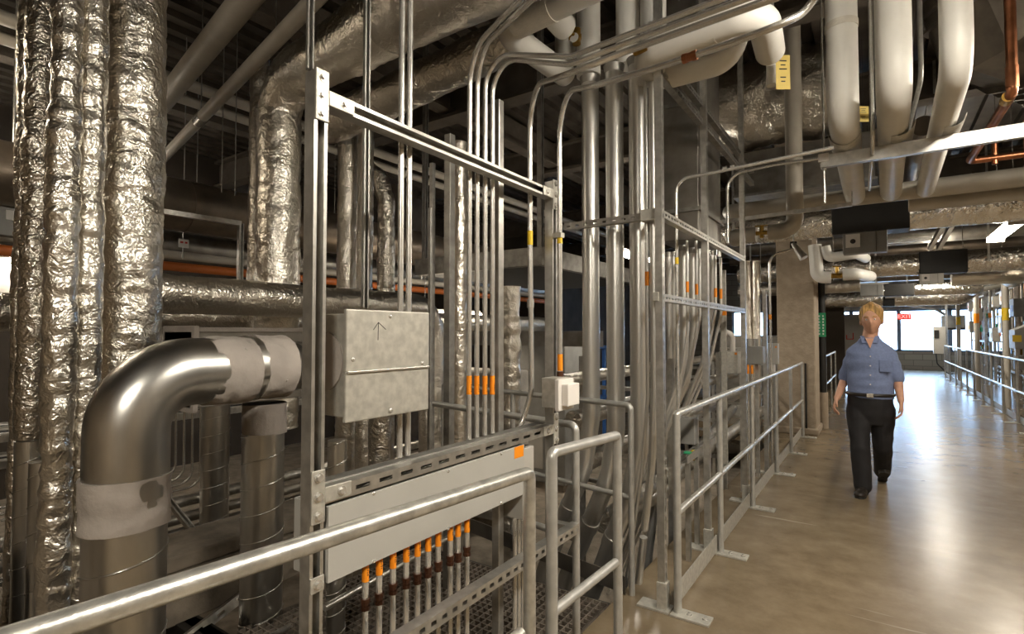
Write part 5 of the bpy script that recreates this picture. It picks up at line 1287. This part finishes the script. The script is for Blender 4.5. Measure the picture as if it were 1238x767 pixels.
# rack added in blue to stand for the bluish daylight glimpsed there
c = P(692, 436, D=11)
t = thing('daylight_blue_rack', 'rack coloured blue in place of daylight, beside the small white cover box', 'rack', (c.x, c.y, ZP))
for s in (-.35, -.1, .15, .4): MB().box((c.x + s - .03, c.y, ZP), (c.x + s + .03, c.y + .06, c.z + .27)).build('upright', 'blue', t)
for z in (.25, -.25, -.8): MB().box((c.x - .4, c.y - .02, c.z + z), (c.x + .45, c.y + .7, c.z + z + .06)).build('shelf', 'blue', t)
for s in (-.35, .4): MB().box((c.x + s - .03, c.y + .64, ZP), (c.x + s + .03, c.y + .7, c.z + .27)).build('upright', 'blue', t)
# extra background machinery of the bay, seen between the conduits
for i, (px, py, D, w_, d_, h_, m, lab) in enumerate((
    (640, 445, 8.0, 1.2, .9, 1.3, 'greypaint', 'dark grey unit deep in the bay behind the bent conduit'),
    (905, 430, 9.5, 1.0, .8, 1.2, 'ductd', 'dull unit deep behind the third rack post'),
    (560, 470, 6.5, 1.0, .7, .7, 'conclight', 'pale plinth block deep behind the four orange labels'))):
    c = P(px, py, D=D)
    t = thing('air_unit', lab, 'air handling unit', (c.x, c.y, ZP))
    MB().box((c.x - w_/2, c.y, ZP + .1), (c.x + w_/2, c.y + d_, max(.3, c.z + h_*.3))).build('casing', m, t, .02)
    MB().box((c.x - w_/2 + .05, c.y + .05, ZP), (c.x + w_/2 - .05, c.y + d_ - .05, ZP + .1)).build('plinth', 'concrete', t)
    MB().box((c.x - w_*.3, c.y - .01, ZP + .3), (c.x + w_*.2, c.y, .2)).build('access_panel', 'lightgrey', t, .004)
# ================================================================= THE WALKING MAN
MY = 6.17
def J(px, py, dy=0.): return P(px, py, Y=MY + dy)
def remesh(mb, vox, smooth=2, it=.5):
    me = bpy.data.meshes.new('tmp'); me.from_pydata([tuple(v) for v in mb.v], [], mb.f); me.update()
    bmh = bmesh.new(); bmh.from_mesh(me); bmesh.ops.recalc_face_normals(bmh, faces=bmh.faces); bmh.to_mesh(me); bmh.free()
    o = bpy.data.objects.new('tmp', me); COL.objects.link(o)
    r = o.modifiers.new('r', 'REMESH'); r.mode = 'VOXEL'; r.voxel_size = vox
    if smooth: s = o.modifiers.new('s', 'SMOOTH'); s.iterations = smooth; s.factor = it
    bpy.context.view_layer.update()
    ev = o.evaluated_get(bpy.context.evaluated_depsgraph_get()); m2 = bpy.data.meshes.new_from_object(ev)
    out = MB(); out.add([v.co.copy() for v in m2.vertices], [tuple(p.vertices) for p in m2.polygons], True)
    bpy.data.objects.remove(o); bpy.data.meshes.remove(me); bpy.data.meshes.remove(m2)
    return out
def loft(mb, secs, seg=24):
    """secs: (centre, rx, ry[, tilt]) horizontal ellipses, bottom to top"""
    vs = []; fs = []
    for s in secs:
        c, rx, ry = V(s[0]), s[1], s[2]
        for k in range(seg):
            a = 2*math.pi*k/seg; vs.append(c + V((math.cos(a)*rx, math.sin(a)*ry, 0)))
    n = len(secs)
    for i in range(n - 1):
        for k in range(seg):
            k2 = (k+1) % seg; fs.append((i*seg+k, i*seg+k2, (i+1)*seg+k2, (i+1)*seg+k))
    fs += [tuple(range(seg))[::-1], tuple(range((n-1)*seg, n*seg))]
    return mb.add(vs, fs, True)
def limb(mb, pts, rads, seg=16, bend=.05):
    L = [0]
    for a, b in zip(pts, pts[1:]): L.append(L[-1] + (b - a).length)
    ps = resample(fillet(pts, bend, 6), .02)
    l2 = [0]
    for a, b in zip(ps, ps[1:]): l2.append(l2[-1] + (b - a).length)
    def rf(f):
        x = f*L[-1]
        for i in range(len(L) - 1):
            if x <= L[i+1] + 1e-6:
                u = (x - L[i])/(L[i+1] - L[i]); u = u*u*(3 - 2*u); return rads[i]*(1-u) + rads[i+1]*u
        return rads[-1]
    T, N = frames(ps); vs = []; fs = []
    for i, p in enumerate(ps):
        B = T[i].cross(N[i]); r = rf(l2[i]/l2[-1])
        for k in range(seg): a = 2*math.pi*k/seg; vs.append(p + (N[i]*math.cos(a) + B*math.sin(a))*r)
    for i in range(len(ps) - 1):
        for k in range(seg): k2 = (k+1) % seg; fs.append((i*seg+k, i*seg+k2, (i+1)*seg+k2, (i+1)*seg+k))
    fs += [tuple(range(seg))[::-1], tuple(range((len(ps)-1)*seg, len(ps)*seg))]
    mb.add(vs, fs, True)
    mb.sphere(ps[0], rads[0]*.98, 14, 8); mb.sphere(ps[-1], rads[-1]*.98, 14, 8)
    return mb
hipL, hipR = J(1038, 494), J(1066, 494)          # as seen in the photo: L = left in the picture
knL, knR = J(1040, 543, -.16), J(1067, 541, .06)
anL, anR = J(1043, 588, -.20), J(1067, 569, .34)
shL, shR = J(1032, 425), J(1074, 425)
elL, elR = J(1022, 457, .10), J(1085, 457, -.02)
wrL, wrR = J(1012, 481, -.04), J(1089, 484, -.10)
ctr = J(1053, 430)
man = thing('person', 'man in a blue shirt with rolled sleeves and black trousers walking along the walkway', 'person', V(((anL.x + anR.x)/2, MY, 0)))
HS = 1.10; hd = J(1053.5, 387.5, -.03); fwd = V((-.06, -1, 0)).normalized()
def head_shape(mb):
    vs = []; fs = []; su, sv = 32, 24
    for j in range(sv + 1):
        t = math.pi*j/sv
        for i in range(su):
            a = 2*math.pi*i/su; x, y, z = math.sin(t)*math.cos(a), math.sin(t)*math.sin(a), math.cos(t)
            X, Y, Z = x*.077, y*.098, z*.122
            if z < 0:
                k = -z; X *= 1 - .32*k; Y *= 1 - (.30*k if y > 0 else .06*k)
                if y > 0: Y -= .015*k
            if y < 0:                                   # face side
                g = lambda cx, cz, w: math.exp(-((x - cx)**2 + (z - cz)**2)/w)
                f = -y
                Y -= f*(.021*math.exp(-(x**2)/.012 - ((z + .16)**2)/.03))      # nose
                Y -= f*(.012*math.exp(-(x**2)/.006 - ((z + .02)**2)/.03))      # bridge
                Y += f*(.013*(g(.36, .05, .02) + g(-.36, .05, .02)))            # eye sockets
                Y -= f*(.008*(g(.36, .22, .03) + g(-.36, .22, .03)))            # brows
                Y -= f*(.008*g(0, -.52, .05)) - f*(.006*math.exp(-(x**2)/.06 - ((z + .455)**2)/.0008))  # lips
                Y -= f*.012*g(0, -.85, .06)                                      # chin
            vs.append(V((X, Y, Z))*HS)
    for j in range(sv):
        for i in range(su): i2 = (i+1) % su; fs.append((j*su+i, (j+1)*su+i, (j+1)*su+i2, j*su+i2))
    R = Matrix.Rotation(-.06, 3, 'Z') @ Matrix.Rotation(-.05, 3, 'Y')
    mb.add([hd + R @ v for v in vs], fs, True)
    for s in (-1, 1): mb.sphere(hd + R @ V((s*.079, .012, -.008))*HS, .033, 12, 8, (.35, .6, 1.05))
    return R
b = MB(); R = head_shape(b)
limb(b, [hd + V((0, .02, -.06)), J(1051, 414)], [.062, .068])
W = .24
loft(b, [(J(1052, 508), .165, .105), (J(1052, 495), .175, .118), (J(1052, 480), .160, .112), (J(1052.5, 465), .155, .108), (J(1053, 450), .165, .112), (J(1053, 437), .180, .118), (J(1053, 426), .15, .098), (J(1052.5, 419), .10, .08), (J(1052, 413), .065, .06)])
for sh, el, wr in ((shL, elL, wrL), (shR, elR, wrR)): limb(b, [sh + EZ*-.02 + (ctr - sh)*.12, el, wr], [.044, .041, .029])
for h, k, a in ((hipL, knL, anL), (hipR, knR, anR)): limb(b, [h, k, a], [.088, .060, .042])
def hand(mb, wr, d, thumb, curl):
    d = d.normalized(); side = V((0, -1, 0)); side = (side - d*side.dot(d)).normalized(); nrm = d.cross(side)*thumb
    pts = lambda u, v, w=0: wr + d*u + side*v + nrm*w
    p = MB()
    for v in (-.024, -.008, .008, .024): limb(mb, [pts(.0, v*.6), pts(.045, v*.9), pts(.088, v)], [.017, .015, .0125], 10, 0)
    for v, L in ((-.028, .058), (-.0095, .074), (.0095, .079), (.028, .070)):
        a0 = pts(.085, v); a1 = pts(.085 + L*.45, v, curl*.10*L); a2 = pts(.085 + L*.75, v, curl*.45*L); a3 = pts(.085 + L*.9, v, curl*.75*L)
        limb(mb, [a0, a1, a2, a3], [.0095, .0088, .0080, .0072], 8, 0)
    limb(mb, [pts(.02, .022), pts(.055, .047, .008), pts(.085, .055, .018), pts(.105, .052, .026)], [.014, .0115, .0095, .008], 8, 0)
hand(b, wrL + (wrL - elL).normalized()*.01, (wrL - elL) + V((0, -.02, -.05)), -1, 1.)
hand(b, wrR + (wrR - elR).normalized()*.01, (wrR - elR) + V((0, .04, -.05)), 1, 1.)
body = remesh(b, .0065, 2).build('body', 'skin', man)
# shirt with rolled sleeves
b = MB()
loft(b, [(J(1052.5, 481), .184, .132), (J(1052.5, 474), .190, .138), (J(1052.5, 465), .192, .142), (J(1053, 452), .190, .136), (J(1053, 438), .200, .136), (J(1053, 427), .196, .122), (J(1052.5, 419), .160, .102), (J(1052, 413), .112, .088), (J(1052, 408), .078, .076)])
for sh, el, m in ((shL, elL, .92), (shR, elR, .92)):
    e = sh.lerp(el, m); limb(b, [sh + EZ*-.012, e], [.064, .064]); limb(b, [sh.lerp(el, m - .12), sh.lerp(el, m + .04)], [.069, .069])
sh_ = remesh(b, .008, 3)
for i, v in enumerate(sh_.v):
    q = v*1.0; sh_.v[i] = v + V((0, 1, 0))*0 + (V((v.x - ctr.x, v.y - ctr.y, 0)).normalized())*.010*noise.noise(V((q.x*7, q.y*7, q.z*16)))
shirt = sh_.build('shirt', 'shirt', man)
WLOC[shirt.name] = WLOC[man.name]
nk = J(1051.5, 408); cb = MB()
for s in (-1, 1):
    cb.prism([nk + V((s*.012, -.088, -.05)), nk + V((s*.062, -.093, -.052)), nk + V((s*.078, -.03, .018)), nk + V((s*.045, -.055, .014))], V((0, -.006, .002)))
cb.tube([nk + V((.07*math.cos(a), .015 + .066*math.sin(a), .004)) for a in [(-.15 + 1.3*k/10)*math.pi for k in range(11)]][:8], .012, 8, pre=True)
cb.build('collar', 'shirt', shirt)
skn = MB().prism([nk + V((-.034, -.082, -.005)), nk + V((.034, -.082, -.005)), nk + V((.004, -.118, -.10))], V((0, -.004, 0)))
skn.build('open_neck', 'skin', shirt)
pk = J(1071, 441); MB().box((pk.x - .05, pk.y - .139, pk.z - .06), (pk.x + .05, pk.y - .128, pk.z + .05)).build('pocket', 'shirt', shirt, .004)
for k in range(4):
    q = J(1052.5, 430 + 11*k); MB().tube([(q.x, MY - .142 - .004*k, q.z), (q.x, MY - .152 - .004*k, q.z)], .006, 10).build('button', 'plastic', shirt)
# trousers
b = MB()
loft(b, [(J(1052, 512), .150, .112), (J(1052, 500), .187, .132), (J(1052, 488), .186, .136), (J(1052, 477), .183, .134), (J(1052, 472), .182, .134)])
for h, k, a, e in ((hipL, knL, anL, .97), (hipR, knR, anR, .97)): limb(b, [h, k, a.lerp(k, .02) - EZ*.01], [.108, .082, .073])
tr_ = remesh(b, .008, 3)
for i, v in enumerate(tr_.v): tr_.v[i] = v + V((1, -1, 0)).normalized()*.008*noise.noise(V((v.x*9, v.y*9, v.z*13)))
trs = tr_.build('trousers', 'trousers', man); WLOC[trs.name] = WLOC[man.name]
bl = J(1052, 476); n = 28
MB().tube([bl + V((.187*math.cos(2*math.pi*k/n), .143*math.sin(2*math.pi*k/n), 0)) for k in range(n + 1)], .016, 8, pre=True).build('belt', 'shoe', trs)
MB().box((bl.x - .028, bl.y - .163, bl.z - .02), (bl.x + .028, bl.y - .152, bl.z + .02)).build('buckle', 'conduit', trs, .004)
# shoes
def shoe(an, yaw, pitch, flat):
    f = V((math.sin(yaw), -math.cos(yaw), 0)); Rm = Matrix.Rotation(yaw, 3, 'Z') @ Matrix.Rotation(pitch, 3, 'X')
    o = V((an.x, an.y, 0)) if flat else an - EZ*.085
    m = MB(); 
    def q(x, y, z): return o + Rm @ V((x, y, z))
    m.sphere(q(0, .03, .045), .05, 16, 10, (.85, 1.0, .95), rot=Rm); m.sphere(q(0, -.06, .04), .06, 16, 10, (.78, 1.25, .68), rot=Rm)
    m.sphere(q(0, -.145, .03), .055, 16, 10, (.9, 1.1, .58), rot=Rm); m.sphere(q(0, .0, .085), .05, 14, 8, (.9, 1., .9), rot=Rm)
    sm = remesh(m, .008, 2)
    for i, v in enumerate(sm.v):
        l = Rm.inverted() @ (v - o)
        if l.z < .012: l.z = .012; sm.v[i] = o + Rm @ l
    s_ = sm.build('shoe', 'shoe', man); WLOC[s_.name] = WLOC[man.name]
    so = MB(); pr = [(-.036, .075), (-.042, .02), (-.036, -.04), (-.046, -.12), (-.034, -.185), (0, -.205), (.034, -.185), (.046, -.12), (.036, -.04), (.042, .02), (.036, .075), (0, .088)]
    so.prism([q(x, y, 0) for x, y in pr], Rm @ V((0, 0, .016))).build('sole', 'rubber', s_)
shoe(anL, -.12, 0, True); shoe(anR, .10, -.55, False)
# hair: side-parted, covering the ears
b = MB(); vs = []; fs = []; su, sv = 40, 22
for j in range(sv + 1):
    t = math.pi*.62*j/sv
    for i in range(su):
        a = 2*math.pi*i/su; x, y, z = math.sin(t)*math.cos(a), math.sin(t)*math.sin(a), math.cos(t)
        front = max(0, -y)
        low = 1.0 - (.60 - .10*x)*front**1.4                      # the hairline climbs over the forehead
        tt = t*low; x, y, z = math.sin(tt)*math.cos(a), math.sin(tt)*math.sin(a), math.cos(tt)
        r = 1.12 + .10*noise.noise(V((x*3 + 5, y*3, z*2.5))) + .07*noise.noise(V((x*12, y*12, z*2))) + .09*max(0, x)
        k = min(1, max(0, (j/sv - .55)/.45)); k = k*k*(3 - 2*k); r = r*(1 - k) + (.93 + .05*max(0, y))*k
        vs.append(hd + R @ V((x*.086*r, .006 + y*.106*r, .010 + z*.130*r))*HS)
for j in range(sv):
    for i in range(su): i2 = (i+1) % su; fs.append((j*su+i, (j+1)*su+i, (j+1)*su+i2, j*su+i2))
b.add(vs, fs, True); hr = b.build('hair', 'hair', man)
so = hr.modifiers.new('thick', 'SOLIDIFY'); so.thickness = .006; so.offset = -1
for s in (-1, 1):
    e = MB().sphere(hd + R @ V((s*.029, -.083, .010))*HS, .0095, 12, 8); e.build('eye', 'whitepaint', man)
    MB().sphere(hd + R @ V((s*.029, -.0905, .010))*HS, .0045, 10, 6, (1, .6, 1)).build('iris', 'ink', man)
    MB().tube([hd + R @ V((s*.014, -.094, .031))*HS, hd + R @ V((s*.030, -.094, .036))*HS, hd + R @ V((s*.046, -.083, .030))*HS], .0045, 8).build('eyebrow', 'hair', man)
